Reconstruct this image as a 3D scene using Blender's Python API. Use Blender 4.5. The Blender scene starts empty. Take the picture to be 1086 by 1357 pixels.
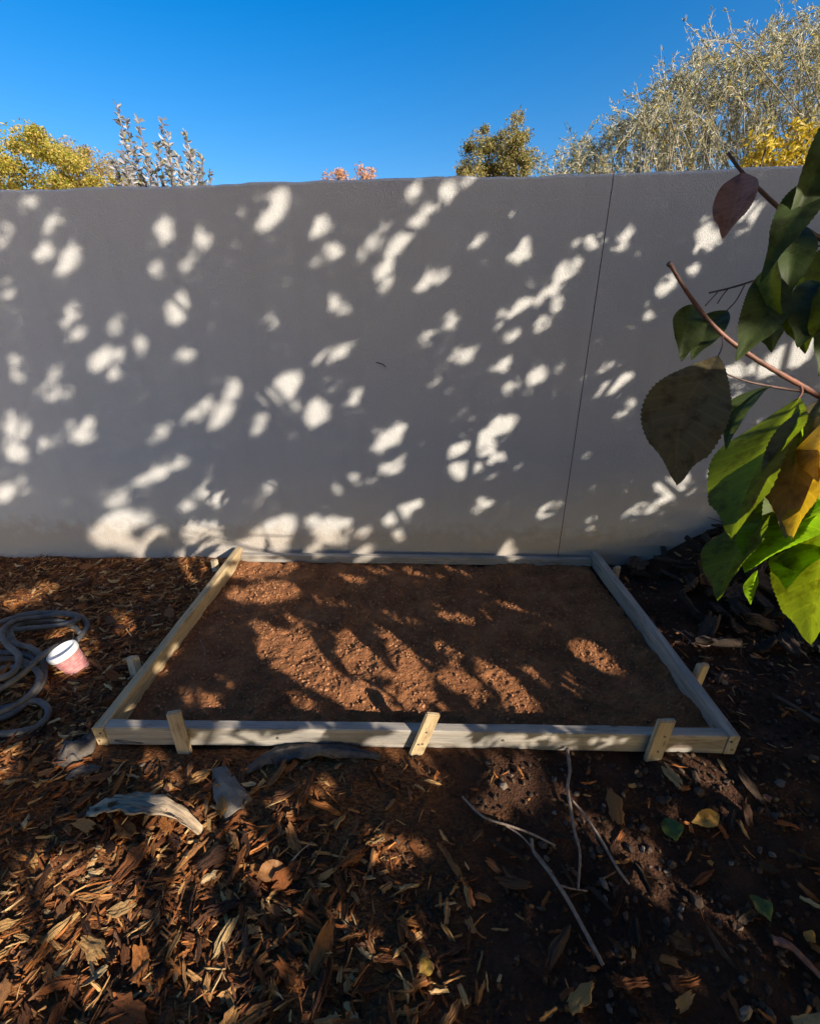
import bpy, bmesh, math
import numpy as np
from mathutils import Vector, Matrix

# ------------------------------------------------------------------ camera, sky, sun, exposure
S = bpy.context.scene
COL = S.collection
CAM_H, PITCH, FPX, CX, CY = 1.5, math.radians(23.0), 593.0, 543.0, 678.5
cam_d = bpy.data.cameras.new('camera')
cam_d.sensor_fit = 'HORIZONTAL'; cam_d.sensor_width = 36.0
cam_d.lens = 36.0 * FPX / 1086.0
cam_d.clip_start = 0.02; cam_d.clip_end = 2000
cam = bpy.data.objects.new('camera', cam_d); COL.objects.link(cam)
cam.location = (0, 0, CAM_H); cam.rotation_euler = (math.pi / 2 - PITCH, 0, 0)
S.camera = cam

SUN_EL, SUN_AZ = math.radians(23.5), math.radians(138.0)      # azimuth clockwise from +Y
SUN = np.array([math.cos(SUN_EL) * math.sin(SUN_AZ), math.cos(SUN_EL) * math.cos(SUN_AZ), math.sin(SUN_EL)])
world = bpy.data.worlds.new('World'); S.world = world; world.use_nodes = True
wn = world.node_tree
sky = wn.nodes.new('ShaderNodeTexSky'); sky.sky_type = 'NISHITA'; sky.sun_disc = False
sky.sun_elevation = SUN_EL; sky.sun_rotation = SUN_AZ
sky.air_density = 1.0; sky.dust_density = 2.4; sky.ozone_density = 1.6
hs = wn.nodes.new('ShaderNodeHueSaturation'); hs.inputs['Saturation'].default_value = 1.6; hs.inputs['Hue'].default_value = 0.507
bgn = wn.nodes['Background']; bgn.inputs[1].default_value = 0.12
wn.links.new(sky.outputs[0], hs.inputs['Color']); wn.links.new(hs.outputs[0], bgn.inputs[0])
sun_d = bpy.data.lights.new('sun', 'SUN'); sun_d.energy = 5.0; sun_d.angle = math.radians(0.5)
sun_d.color = (1.0, 0.90, 0.76)
sun = bpy.data.objects.new('sun', sun_d); COL.objects.link(sun)
sun.rotation_euler = Vector((-SUN).tolist()).to_track_quat('-Z', 'Y').to_euler()
sun.location = (6, -7, 6)
S.view_settings.view_transform = 'Standard'; S.view_settings.look = 'None'
S.view_settings.exposure = 0.8; S.view_settings.gamma = 1.0
S.view_settings.use_curve_mapping = False
S.render.engine = 'CYCLES'
S.cycles.use_denoising = True
S.cycles.max_bounces = 6; S.cycles.diffuse_bounces = 4; S.cycles.transmission_bounces = 4
S.cycles.sample_clamp_indirect = 6.0

rng = np.random.default_rng(7)

# ------------------------------------------------------------------ photo <-> place geometry
_fw = np.array([0, math.cos(PITCH), -math.sin(PITCH)]); _up = np.array([0, math.sin(PITCH), math.cos(PITCH)])
_cp = np.array([0, 0, CAM_H])
WALL_D, WALL_S = 2.715, -0.04                       # wall front face: y = D + s*x
def ray(px, py):
    return np.array([(px - CX) / FPX, 0, 0]) - (py - CY) / FPX * _up + _fw
def on_level(px, py, z=0.0):
    r = ray(px, py); return _cp + (z - CAM_H) / r[2] * r
def on_wall(px, py):
    r = ray(px, py); return _cp + WALL_D / (r[1] - WALL_S * r[0]) * r
def at_y(px, py, y):
    r = ray(px, py); return _cp + y / r[1] * r
def at_depth(px, py, d):
    return _cp + d * ray(px, py)
def project(P):
    q = P - _cp; d = q @ _fw
    ds = np.where(np.abs(d) < 1e-6, 1e-6, d)
    return CX + FPX * q[..., 0] / ds, CY - FPX * (q @ _up) / ds, d

def _hash(ix, iy, seed):
    n = (ix * 374761393 + iy * 668265263 + seed * 1274126177) & 0xffffffff
    n = ((n ^ (n >> 13)) * 1103515245) & 0xffffffff
    return ((n ^ (n >> 16)) & 0xffff) / 65535.0
def vnoise(x, y, seed=0):
    x = np.asarray(x, float); y = np.asarray(y, float)
    ix = np.floor(x).astype(np.int64); iy = np.floor(y).astype(np.int64)
    fx = x - ix; fy = y - iy; fx = fx * fx * (3 - 2 * fx); fy = fy * fy * (3 - 2 * fy)
    a = _hash(ix, iy, seed); b = _hash(ix + 1, iy, seed); c = _hash(ix, iy + 1, seed); d = _hash(ix + 1, iy + 1, seed)
    return (a * (1 - fx) + b * fx) * (1 - fy) + (c * (1 - fx) + d * fx) * fy - 0.5
def sstep(a, b, x):
    t = np.clip((np.asarray(x, float) - a) / (b - a), 0, 1); return t * t * (3 - 2 * t)

# bed frame corners (outer, plan view)
FL, FR, FF_L, FF_R, FB_L, FB_R = -1.195, 1.215, 1.235, 1.195, 2.70, 2.635
def ground_z(x, y):
    x = np.asarray(x, float); y = np.asarray(y, float)
    z = -0.015 + 0.05 * vnoise(x * 1.3, y * 1.3, 3) * sstep(0.2, 1.0, np.abs(x) + 0.6 * (1.3 - y)) * (y < 3)
    z = z + 0.022 * vnoise(x * 6, y * 6, 4) + 0.012 * vnoise(x * 15, y * 15, 5)
    z = z - 0.03 * sstep(1.05, 0.75, y) + 0.022 * sstep(0.95, 1.1, y) * sstep(1.3, 1.2, y)
    z = z + 0.30 * sstep(1.45, 2.1, x) * sstep(1.75, 2.6, y) * (y < 3)
    z = z - 0.03 * sstep(-1.1, -2.2, x) * sstep(1.6, 2.6, y) * (y < 3)
    infr = sstep(FL + 0.02, FL + 0.1, x) * sstep(FR - 0.02, FR - 0.1, x) * sstep(1.24, 1.32, y) * sstep(2.75, 2.66, y)
    z = z * (1 - infr) - 0.05 * infr
    return z
def on_ground(px, py):
    z = 0.0
    for _ in range(6):
        p = on_level(px, py, z); z = float(ground_z(p[0], p[1]))
    return p

# ------------------------------------------------------------------ mesh helpers
def link(o, parent=None):
    COL.objects.link(o)
    if parent is not None:
        o.parent = parent
    return o
def tag(o, label=None, cat=None, group=None, kind=None):
    if label: o['label'] = label
    if cat: o['category'] = cat
    if group: o['group'] = group
    if kind: o['kind'] = kind
    return o
def make_mesh(name, V, F, mat=None, uv=None, smooth=False):
    """V (n,3); F (m,k) array of equal-sized faces or list of faces; uv per vertex (n,2)."""
    me = bpy.data.meshes.new(name)
    V = np.asarray(V, np.float32)
    if isinstance(F, np.ndarray):
        m, k = F.shape; flat = F.reshape(-1).astype(np.int32)
        starts = np.arange(0, m * k, k, dtype=np.int32); tot = np.full(m, k, np.int32)
    elif isinstance(F[0], np.ndarray) and F[0].ndim == 2:
        flat = np.concatenate([f.reshape(-1) for f in F]).astype(np.int32); tot = np.concatenate([np.full(len(f), f.shape[1], np.int32) for f in F])
        starts = np.concatenate([[0], np.cumsum(tot)[:-1]]).astype(np.int32)
    else:
        tot = np.array([len(f) for f in F], np.int32); flat = np.array([i for f in F for i in f], np.int32)
        starts = np.concatenate([[0], np.cumsum(tot)[:-1]]).astype(np.int32)
    me.vertices.add(len(V)); me.vertices.foreach_set('co', V.reshape(-1))
    me.loops.add(len(flat)); me.loops.foreach_set('vertex_index', flat)
    me.polygons.add(len(tot)); me.polygons.foreach_set('loop_start', starts); me.polygons.foreach_set('loop_total', tot)
    if uv is not None:
        ul = me.uv_layers.new(name='UVMap')
        ul.data.foreach_set('uv', np.asarray(uv, np.float32)[flat].reshape(-1))
    me.update(calc_edges=True); me.validate()
    me.polygons.foreach_set('use_smooth', np.full(len(me.polygons), bool(smooth)))
    if mat: me.materials.append(mat)
    return me
def obj(name, V, F, mat=None, parent=None, uv=None, smooth=False):
    return link(bpy.data.objects.new(name, make_mesh(name, V, F, mat, uv, smooth)), parent)
def bm_obj(name, bm, mat, parent=None, smooth=False):
    me = bpy.data.meshes.new(name); bm.to_mesh(me); bm.free()
    if smooth:
        for p in me.polygons: p.use_smooth = True
    if mat: me.materials.append(mat)
    return link(bpy.data.objects.new(name, me), parent)
def empty(name, loc=(0, 0, 0)):
    o = bpy.data.objects.new(name, None); o.location = loc; o.empty_display_size = 0.1
    return link(o)
def smooth_path(pts, n=8):
    """Catmull-Rom through pts -> dense points"""
    P = np.asarray(pts, float); Q = np.vstack([2 * P[0] - P[1], P, 2 * P[-1] - P[-2]]); out = []
    for i in range(1, len(Q) - 2):
        for t in np.linspace(0, 1, n, endpoint=False):
            a, b, c, d = Q[i - 1], Q[i], Q[i + 1], Q[i + 2]
            out.append(0.5 * ((2 * b) + (c - a) * t + (2 * a - 5 * b + 4 * c - d) * t * t + (3 * b - a - 3 * c + d) * t ** 3))
    out.append(P[-1]); return np.array(out)
def tube(P, R, sides=8, caps=True):
    P = np.asarray(P, float); n = len(P); R = np.broadcast_to(np.asarray(R, float), (n,))
    T = np.gradient(P, axis=0); T /= np.linalg.norm(T, axis=1)[:, None] + 1e-12
    up = np.array([0, 0, 1.0]) if abs(T[0][2]) < 0.9 else np.array([1.0, 0, 0])
    N = np.cross(T[0], up); N /= np.linalg.norm(N)
    V = []; L = 0; uv = []
    for i in range(n):
        N = N - T[i] * (N @ T[i]); N /= np.linalg.norm(N) + 1e-12; B = np.cross(T[i], N)
        if i: L += np.linalg.norm(P[i] - P[i - 1])
        for k in range(sides):
            a = 2 * math.pi * k / sides
            V.append(P[i] + R[i] * (math.cos(a) * N + math.sin(a) * B)); uv.append((L, k / sides))
    F = [(i * sides + k, i * sides + (k + 1) % sides, (i + 1) * sides + (k + 1) % sides, (i + 1) * sides + k) for i in range(n - 1) for k in range(sides)]
    if caps:
        F.append(tuple(range(sides))[::-1]); F.append(tuple(range((n - 1) * sides, n * sides)))
    return np.array(V), F, np.array(uv)
class MB:
    """collects shapes into one mesh"""
    def __init__(s): s.V = []; s.F = []; s.U = []; s.n = 0
    def add(s, V, F, uv=None):
        V = np.asarray(V, float); s.V.append(V); s.F += [tuple(int(i) + s.n for i in f) for f in F]
        s.U.append(np.zeros((len(V), 2)) if uv is None else np.asarray(uv)); s.n += len(V)
    def tube(s, P, R, sides=6): s.add(*tube(P, R, sides))
    def build(s, name, mat, parent=None, smooth=False):
        return obj(name, np.vstack(s.V), s.F, mat, parent, np.vstack(s.U), smooth)

# ------------------------------------------------------------------ materials
class NT:
    def __init__(s, name):
        s.m = bpy.data.materials.new(name); s.m.use_nodes = True; s.t = s.m.node_tree
        s.b = s.t.nodes['Principled BSDF']; s.out = s.t.nodes['Material Output']
    def n(s, kind, **kw):
        x = s.t.nodes.new('ShaderNode' + kind)
        for k, v in kw.items():
            if k.startswith('i_'):
                key = k[2:].replace('_', ' '); x.inputs[int(key) if key.isdigit() else key].default_value = v
            else: setattr(x, k, v)
        return x
    def l(s, a, b): s.t.links.new(a, b)
    def ramp(s, fac, stops, interp='LINEAR'):
        r = s.n('ValToRGB'); r.color_ramp.interpolation = interp; e = r.color_ramp.elements
        while len(e) < len(stops): e.new(0.5)
        for q, (p, c) in zip(e, stops): q.position = p; q.color = (*c, 1)
        s.l(fac, r.inputs[0]); return r.outputs[0]
    def bump(s, height, strength, dist, prev=None):
        b = s.n('Bump'); b.inputs['Strength'].default_value = strength; b.inputs['Distance'].default_value = dist
        s.l(height, b.inputs['Height'])
        if prev is not None: s.l(prev, b.inputs['Normal'])
        return b.outputs[0]
    def mix(s, a, b, fac, mode='MIX'):
        m = s.n('Mix', data_type='RGBA', blend_type=mode)
        for v, k in ((a, 6), (b, 7), (fac, 0)):
            if hasattr(v, 'is_output'): s.l(v, m.inputs[k])
            else: m.inputs[k].default_value = (*v, 1) if k else v
        return m.outputs[2]
    def noise(s, vec, scale, detail=4, rough=0.55):
        x = s.n('TexNoise'); x.inputs['Scale'].default_value = scale; x.inputs['Detail'].default_value = detail; x.inputs['Roughness'].default_value = rough
        if vec is not None: s.l(vec, x.inputs['Vector'])
        return x.outputs['Fac']
    def mapping(s, vec, scale=(1, 1, 1), loc=(0, 0, 0)):
        m = s.n('Mapping'); m.inputs['Scale'].default_value = scale; m.inputs['Location'].default_value = loc
        s.l(vec, m.inputs['Vector']); return m.outputs[0]
    def rnd(s):
        """0..1 per object and per island"""
        a = s.n('ObjectInfo').outputs['Random']; b = s.n('NewGeometry').outputs['Random Per Island']
        x = s.n('Math', operation='ADD'); s.l(a, x.inputs[0]); s.l(b, x.inputs[1])
        y = s.n('Math', operation='FRACT'); s.l(x.outputs[0], y.inputs[0]); return y.outputs[0]
    def base(s, col, rough=0.9, normal=None, spec=0.3):
        if hasattr(col, 'is_output'): s.l(col, s.b.inputs['Base Color'])
        else: s.b.inputs['Base Color'].default_value = (*col, 1)
        s.b.inputs['Roughness'].default_value = rough; s.b.inputs['Specular IOR Level'].default_value = spec
        if normal is not None: s.l(normal, s.b.inputs['Normal'])
        return s.m

def mat_wall():
    t = NT('painted_render'); p = t.n('TexCoord').outputs['Object']
    big = t.noise(p, 1.1, 4); mid = t.noise(p, 14, 5, 0.6); fine = t.noise(p, 130, 5, 0.75)
    streak = t.noise(t.mapping(p, (9, 9, 0.7)), 1.0, 5)
    c = t.mix((0.53, 0.52, 0.50), (0.61, 0.60, 0.575), big)
    c = t.mix(c, (0.49, 0.475, 0.445), t.ramp(streak, [(0.5, (0, 0, 0)), (0.75, (0.28, 0.28, 0.28))]))
    c = t.mix(c, (0.41, 0.395, 0.37), t.ramp(fine, [(0.25, (0.55, 0.55, 0.55)), (0.45, (0, 0, 0))]))
    # splashed soil near the foot of the wall
    z = t.n('SeparateXYZ'); t.l(p, z.inputs[0])
    zz = t.n('Math', operation='MULTIPLY_ADD'); t.l(mid, zz.inputs[0]); zz.inputs[1].default_value = -0.3; t.l(z.outputs[2], zz.inputs[2])
    c = t.mix((0.42, 0.35, 0.28), c, t.ramp(zz.outputs[0], [(0.0, (0.35, 0.35, 0.35)), (0.12, (1, 1, 1))]))
    n = t.bump(fine, 1.0, 0.007, t.bump(mid, 0.5, 0.01, t.bump(big, 0.4, 0.03)))
    return t.base(c, 0.92, n, 0.2)
def mat_soil(name, cols, scale=1.0, fines=False):
    t = NT(name); p = t.n('TexCoord').outputs['Object']
    a = t.noise(p, 5 * scale, 6, 0.6); b = t.noise(p, 90 * scale, 5, 0.7); v = t.n('TexVoronoi'); v.inputs['Scale'].default_value = 120 * scale; t.l(p, v.inputs['Vector'])
    c = t.mix(t.ramp(a, [(0.3, cols[0]), (0.55, cols[1]), (0.75, cols[2])]), cols[3], t.ramp(b, [(0.5, (0, 0, 0)), (0.75, (0.28, 0.28, 0.28))]))
    if fines:                                     # bark fines worked into the soil on the mulched side
        sx = t.n('SeparateXYZ'); t.l(p, sx.inputs[0]); w = t.n('Math', operation='MULTIPLY_ADD'); t.l(a, w.inputs[0]); w.inputs[1].default_value = 0.9; t.l(sx.outputs[0], w.inputs[2])
        fc = t.ramp(t.noise(t.mapping(p, (60, 140, 60)), 1.0, 5, 0.7), [(0.35, (0.05, 0.02, 0.010)), (0.5, (0.19, 0.075, 0.028)), (0.7, (0.36, 0.17, 0.06))])
        c = t.mix(fc, c, t.ramp(w.outputs[0], [(0.25, (0, 0, 0)), (0.75, (1, 1, 1))]))
    n = t.bump(b, 0.9, 0.008, t.bump(v.outputs['Distance'], 0.7, 0.006))
    return t.base(c, 0.97, n, 0.15)
def mat_chip(name, stops, fib=1.0):
    t = NT(name); r = t.rnd(); uv = t.n('UVMap').outputs[0]
    cmb = t.n('CombineXYZ'); s = t.n('SeparateXYZ'); t.l(uv, s.inputs[0]); t.l(s.outputs[0], cmb.inputs[0]); t.l(s.outputs[1], cmb.inputs[1])
    m = t.n('Math', operation='MULTIPLY'); t.l(r, m.inputs[0]); m.inputs[1].default_value = 7.3; t.l(m.outputs[0], cmb.inputs[2])
    vec = cmb.outputs[0]
    f1 = t.noise(t.mapping(vec, (9, 190, 3)), 1.0, 6, 0.7); f2 = t.noise(t.mapping(vec, (30, 45, 3)), 1.0, 4)
    c = t.ramp(r, stops)
    c = t.mix(c, t.mix(c, (0.22, 0.17, 0.14), 1.0, 'MULTIPLY'), t.ramp(f1, [(0.32, (0.95, 0.95, 0.95)), (0.50, (0, 0, 0))]))
    c = t.mix(c, (0.30, 0.22, 0.15), t.ramp(f2, [(0.55, (0, 0, 0)), (0.8, (0.45, 0.45, 0.45))]))
    return t.base(c, 0.82, t.bump(f1, 0.9 * fib, 0.006, t.bump(f2, 0.5, 0.008)), 0.3)
def mat_wood(name, c0, c1, c2, weather=0.5):
    t = NT(name); uv = t.n('UVMap').outputs[0]
    oi = t.n('ObjectInfo').outputs['Random']; cmb = t.n('CombineXYZ'); s = t.n('SeparateXYZ'); t.l(uv, s.inputs[0])
    t.l(s.outputs[0], cmb.inputs[0]); t.l(s.outputs[1], cmb.inputs[1]); m = t.n('Math', operation='MULTIPLY'); t.l(oi, m.inputs[0]); m.inputs[1].default_value = 20; t.l(m.outputs[0], cmb.inputs[2])
    vec = cmb.outputs[0]
    g = t.noise(t.mapping(vec, (2.5, 70, 1)), 1.0, 6, 0.6); w = t.noise(t.mapping(vec, (3, 14, 1)), 1.0, 4); fi = t.noise(t.mapping(vec, (14, 320, 1)), 1.0, 3)
    k = t.n('TexVoronoi'); k.inputs['Scale'].default_value = 1.0; t.l(t.mapping(vec, (5, 16, 1)), k.inputs['Vector'])
    c = t.ramp(g, [(0.3, c0), (0.5, c1), (0.72, c2)])
    c = t.mix(c, (0.2, 0.19, 0.18), t.ramp(w, [(0.40, (0, 0, 0)), (0.68, (weather, weather, weather))]))
    c = t.mix(c, (0.09, 0.055, 0.03), t.ramp(k.outputs['Distance'], [(0.03, (0.85, 0.85, 0.85)), (0.11, (0, 0, 0))]))
    c = t.mix(c, (0.12, 0.1, 0.085), t.ramp(fi, [(0.28, (0.7, 0.7, 0.7)), (0.42, (0, 0, 0))]))
    mud = t.noise(t.mapping(vec, (5, 22, 1)), 1.0, 6, 0.7)
    c = t.mix(c, (0.13, 0.07, 0.04), t.ramp(mud, [(0.55, (0, 0, 0)), (0.68, (0.6, 0.6, 0.6))]))
    return t.base(c, 0.8, t.bump(g, 0.5, 0.003, t.bump(fi, 0.4, 0.002)), 0.25)
def mat_leaf(name, stops, trans=0.4, rough=0.5, veins=False, spec=0.35, tcol=None):
    t = NT(name); r = t.rnd(); c = t.ramp(r, stops)
    nrm = None
    if veins:
        uv = t.n('UVMap').outputs[0]; s = t.n('SeparateXYZ'); t.l(uv, s.inputs[0])
        # u: 0 base .. 1 tip, v: -1 .. 1 across
        av = t.n('Math', operation='ABSOLUTE'); t.l(s.outputs[1], av.inputs[0])
        k = t.n('Math', operation='MULTIPLY_ADD'); t.l(av.outputs[0], k.inputs[0]); k.inputs[1].default_value = -0.16; t.l(s.outputs[0], k.inputs[2])
        f = t.n('Math', operation='MULTIPLY'); t.l(k.outputs[0], f.inputs[0]); f.inputs[1].default_value = 11.0
        fr = t.n('Math', operation='FRACT'); t.l(f.outputs[0], fr.inputs[0])
        d = t.n('Math', operation='SUBTRACT'); t.l(fr.outputs[0], d.inputs[0]); d.inputs[1].default_value = 0.5
        da = t.n('Math', operation='ABSOLUTE'); t.l(d.outputs[0], da.inputs[0])
        vein = t.ramp(da.outputs[0], [(0.0, (1, 1, 1)), (0.13, (0, 0, 0))])
        mid = t.ramp(av.outputs[0], [(0.0, (1, 1, 1)), (0.06, (0, 0, 0))])
        vm = t.mix(vein, mid, 1.0, 'ADD')
        p = t.n('TexCoord').outputs['Object']; blot = t.noise(p, 45, 5, 0.65); fine = t.noise(p, 300, 3)
        spk = t.noise(p, 190, 3, 0.6)
        c = t.mix(c, (0.10, 0.055, 0.02), t.ramp(spk, [(0.66, (0, 0, 0)), (0.72, (0.75, 0.75, 0.75))]))
        c = t.mix(c, t.mix(c, (0.45, 0.38, 0.3), 1.0, 'MULTIPLY'), t.ramp(blot, [(0.48, (0, 0, 0)), (0.66, (0.85, 0.85, 0.85))]))
        vf = t.n('Math', operation='MULTIPLY'); t.l(vm, vf.inputs[0]); vf.inputs[1].default_value = 0.3
        c = t.mix(c, t.mix(c, (1.9, 1.7, 1.5), 1.0, 'MULTIPLY'), vf.outputs[0])
        nrm = t.bump(vm, -0.5, 0.0012, t.bump(fine, 0.2, 0.0005))
    t.base(c, rough, nrm, spec)
    tr = t.n('BsdfTranslucent'); tc = t.mix(c, tcol or (2.2, 2.0, 0.7), 1.0, 'MULTIPLY'); t.l(tc, tr.inputs['Color'])
    if nrm is not None: t.l(nrm, tr.inputs['Normal'])
    mx = t.n('MixShader'); mx.inputs[0].default_value = trans; t.l(t.b.outputs[0], mx.inputs[1]); t.l(tr.outputs[0], mx.inputs[2])
    t.l(mx.outputs[0], t.out.inputs[0]); return t.m
def mat_plain(name, c0, c1, scale=20, rough=0.6, bump=0.2, spec=0.4, bd=0.003):
    t = NT(name); p = t.n('TexCoord').outputs['Object']; a = t.noise(p, scale, 5, 0.6); b = t.noise(p, scale * 6, 4)
    return t.base(t.mix(c0, c1, t.ramp(a, [(0.35, (0, 0, 0)), (0.7, (1, 1, 1))])), rough, t.bump(b, bump, bd), spec)

M = {}
M['wall'] = mat_wall()
M['ground'] = mat_soil('dark_soil', [(0.032, 0.015, 0.009), (0.065, 0.030, 0.017), (0.10, 0.05, 0.028), (0.16, 0.09, 0.05)], 1.0, True)
M['bed'] = mat_soil('red_soil', [(0.13, 0.050, 0.021), (0.27, 0.110, 0.045), (0.40, 0.175, 0.075), (0.64, 0.36, 0.175)], 1.3)
M['crumb'] = mat_plain('soil_crumb', (0.26, 0.11, 0.048), (0.46, 0.24, 0.12), 60, 0.97, 0.5, 0.1)
M['clod'] = mat_plain('dark_clod', (0.035, 0.022, 0.014), (0.11, 0.066, 0.04), 40, 0.95, 0.6, 0.15)
M['chip'] = mat_chip('bark_chip', [(0.0, (0.045, 0.019, 0.010)), (0.2, (0.10, 0.036, 0.014)), (0.40, (0.34, 0.11, 0.028)), (0.55, (0.52, 0.19, 0.045)), (0.64, (0.12, 0.056, 0.030)), (0.78, (0.40, 0.18, 0.06)), (0.92, (0.60, 0.34, 0.12)), (1.0, (0.64, 0.45, 0.22))])
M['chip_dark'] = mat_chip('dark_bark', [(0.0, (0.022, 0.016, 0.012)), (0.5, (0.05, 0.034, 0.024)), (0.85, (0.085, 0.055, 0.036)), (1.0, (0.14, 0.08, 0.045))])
M['pebble'] = None
def mat_pebble():
    t = NT('pebble'); r = t.rnd(); p = t.n('TexCoord').outputs['Object']; n = t.noise(p, 60, 5)
    c = t.ramp(r, [(0.0, (0.04, 0.026, 0.018)), (0.5, (0.075, 0.047, 0.032)), (0.85, (0.12, 0.08, 0.057)), (1.0, (0.24, 0.19, 0.15))])
    return t.base(t.mix(c, (0.06, 0.04, 0.028), t.ramp(n, [(0.45, (0, 0, 0)), (0.65, (0.8, 0.8, 0.8))])), 0.85, t.bump(n, 0.4, 0.003), 0.3)
M['pebble'] = mat_pebble()
M['wood'] = mat_wood('weathered_pine', (0.25, 0.215, 0.175), (0.37, 0.33, 0.275), (0.45, 0.41, 0.35), 0.75)
M['wood_new'] = mat_wood('raw_pine', (0.38, 0.26, 0.13), (0.50, 0.37, 0.20), (0.58, 0.45, 0.27), 0.25)
M['wood_stake'] = mat_wood('stake_pine', (0.40, 0.29, 0.17), (0.50, 0.39, 0.25), (0.56, 0.46, 0.32), 0.3)
M['nail'] = mat_plain('steel_nail', (0.09, 0.075, 0.06), (0.16, 0.13, 0.1), 200, 0.5, 0.1)
M['hose'] = mat_plain('grey_rubber', (0.07, 0.067, 0.064), (0.16, 0.145, 0.13), 14, 0.75, 0.25, 0.35, 0.002)
M['hose_cuff'] = mat_plain('hose_cuff', (0.19, 0.185, 0.175), (0.25, 0.24, 0.23), 30, 0.5, 0.15)
M['white_plastic'] = mat_plain('white_plastic', (0.62, 0.60, 0.57), (0.78, 0.77, 0.75), 25, 0.5, 0.2)
M['red_line'] = mat_plain('pink_line', (0.34, 0.12, 0.12), (0.50, 0.27, 0.26), 40, 0.7, 0.3)
M['bark'] = mat_plain('tree_bark', (0.07, 0.05, 0.038), (0.16, 0.12, 0.095), 25, 0.9, 0.9, 0.2, 0.01)
M['twig'] = mat_plain('twig_bark', (0.10, 0.06, 0.05), (0.20, 0.115, 0.09), 60, 0.6, 0.4, 0.35, 0.001)
M['twig_pink'] = mat_plain('young_twig', (0.13, 0.06, 0.045), (0.30, 0.13, 0.09), 60, 0.5, 0.3, 0.4, 0.001)
M['root'] = mat_plain('dry_root', (0.18, 0.13, 0.10), (0.32, 0.25, 0.2), 70, 0.85, 0.6, 0.2, 0.002)
M['canopy'] = mat_leaf('canopy_leaf', [(0, (0.06, 0.09, 0.022)), (0.6, (0.10, 0.12, 0.03)), (1, (0.20, 0.15, 0.04))], 0.5, tcol=(1.9, 1.6, 0.9))
M['leaf_green'] = mat_leaf('leaf_green', [(0, (0.075, 0.12, 0.012)), (1, (0.11, 0.16, 0.015))], 0.55, 0.5, True, 0.22, tcol=(2.4, 2.1, 0.6))
M['leaf_dark'] = mat_leaf('leaf_dark', [(0, (0.04, 0.065, 0.02)), (1, (0.06, 0.085, 0.028))], 0.4, 0.5, True, 0.22)
M['leaf_olive'] = mat_leaf('leaf_olive', [(0, (0.16, 0.135, 0.07)), (1, (0.18, 0.145, 0.075))], 0.35, 0.6, True, 0.15, tcol=(1.6, 1.4, 0.9))
M['leaf_red'] = mat_leaf('leaf_red', [(0, (0.34, 0.16, 0.085)), (1, (0.40, 0.19, 0.10))], 0.3, 0.5, True, tcol=(1.3, 0.9, 0.8))
M['leaf_yellow'] = mat_leaf('leaf_yellow', [(0, (0.40, 0.31, 0.03)), (1, (0.48, 0.38, 0.04))], 0.45, 0.45, True, tcol=(1.4, 1.1, 0.5))
M['leaf_bright'] = mat_leaf('leaf_bright', [(0, (0.15, 0.27, 0.02)), (1, (0.17, 0.31, 0.025))], 0.65, 0.5, True, 0.2, tcol=(2.3, 2.3, 0.7))
M['fallen'] = mat_leaf('fallen_leaf', [(0, (0.45, 0.22, 0.03)), (0.5, (0.52, 0.32, 0.06)), (1, (0.38, 0.17, 0.04))], 0.25, 0.55, True, tcol=(1.2, 1.0, 0.6))
M['fallen_green'] = mat_leaf('fallen_green', [(0, (0.06, 0.12, 0.03)), (1, (0.09, 0.15, 0.04))], 0.25, 0.5, True)
M['fallen_brown'] = mat_leaf('fallen_brown', [(0, (0.30, 0.13, 0.045)), (1, (0.36, 0.17, 0.06))], 0.3, 0.55, True, tcol=(1.3, 1.0, 0.6))
M['pale_bark'] = mat_chip('pale_bark', [(0, (0.36, 0.27, 0.18)), (1, (0.44, 0.34, 0.23))], 1.0)
M['grey_stone'] = mat_plain('grey_stone', (0.15, 0.125, 0.10), (0.25, 0.215, 0.175), 30, 0.9, 0.6, 0.25, 0.006)
M['grey_cloth'] = mat_plain('grey_sacking', (0.075, 0.063, 0.054), (0.15, 0.128, 0.108), 35, 0.95, 0.6, 0.1, 0.005)

# ------------------------------------------------------------------ the setting: ground
def ground():
    fx = np.linspace(-3.6, 3.6, 300); fy = np.linspace(-1.2, 2.9, 172)
    X = np.concatenate([[-900, -300, -100, -40, -16, -8, -5], fx, [5, 8, 16, 40, 100, 300, 900]])
    Y = np.concatenate([[-600, -200, -60, -20, -8, -4, -2], fy, [3.2, 4, 6, 9, 16, 40, 120, 400, 1500]])
    gx, gy = np.meshgrid(X, Y); gz = ground_z(gx, gy)
    far = (np.abs(gx) > 3.7) | (gy < -1.3) | (gy > 3.0)
    gz = np.where(far, -0.04, gz)
    V = np.stack([gx, gy, gz], -1).reshape(-1, 3); nx = len(X)
    i, j = np.meshgrid(np.arange(nx - 1), np.arange(len(Y) - 1)); a = (j * nx + i).reshape(-1)
    o = obj('ground', V, np.stack([a, a + 1, a + nx + 1, a + nx], 1), M['ground'], smooth=True)
    tag(o, 'dark brown garden soil in front of the wall', kind='structure')
ground()
def bed_z(x, y):
    return 0.012 + 0.04 * vnoise(x * 2.5, y * 2.5, 11) + 0.026 * vnoise(x * 8, y * 8, 12) + 0.016 * vnoise(x * 27, y * 27, 13) + 0.010 * vnoise(x * 80, y * 80, 14)
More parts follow.
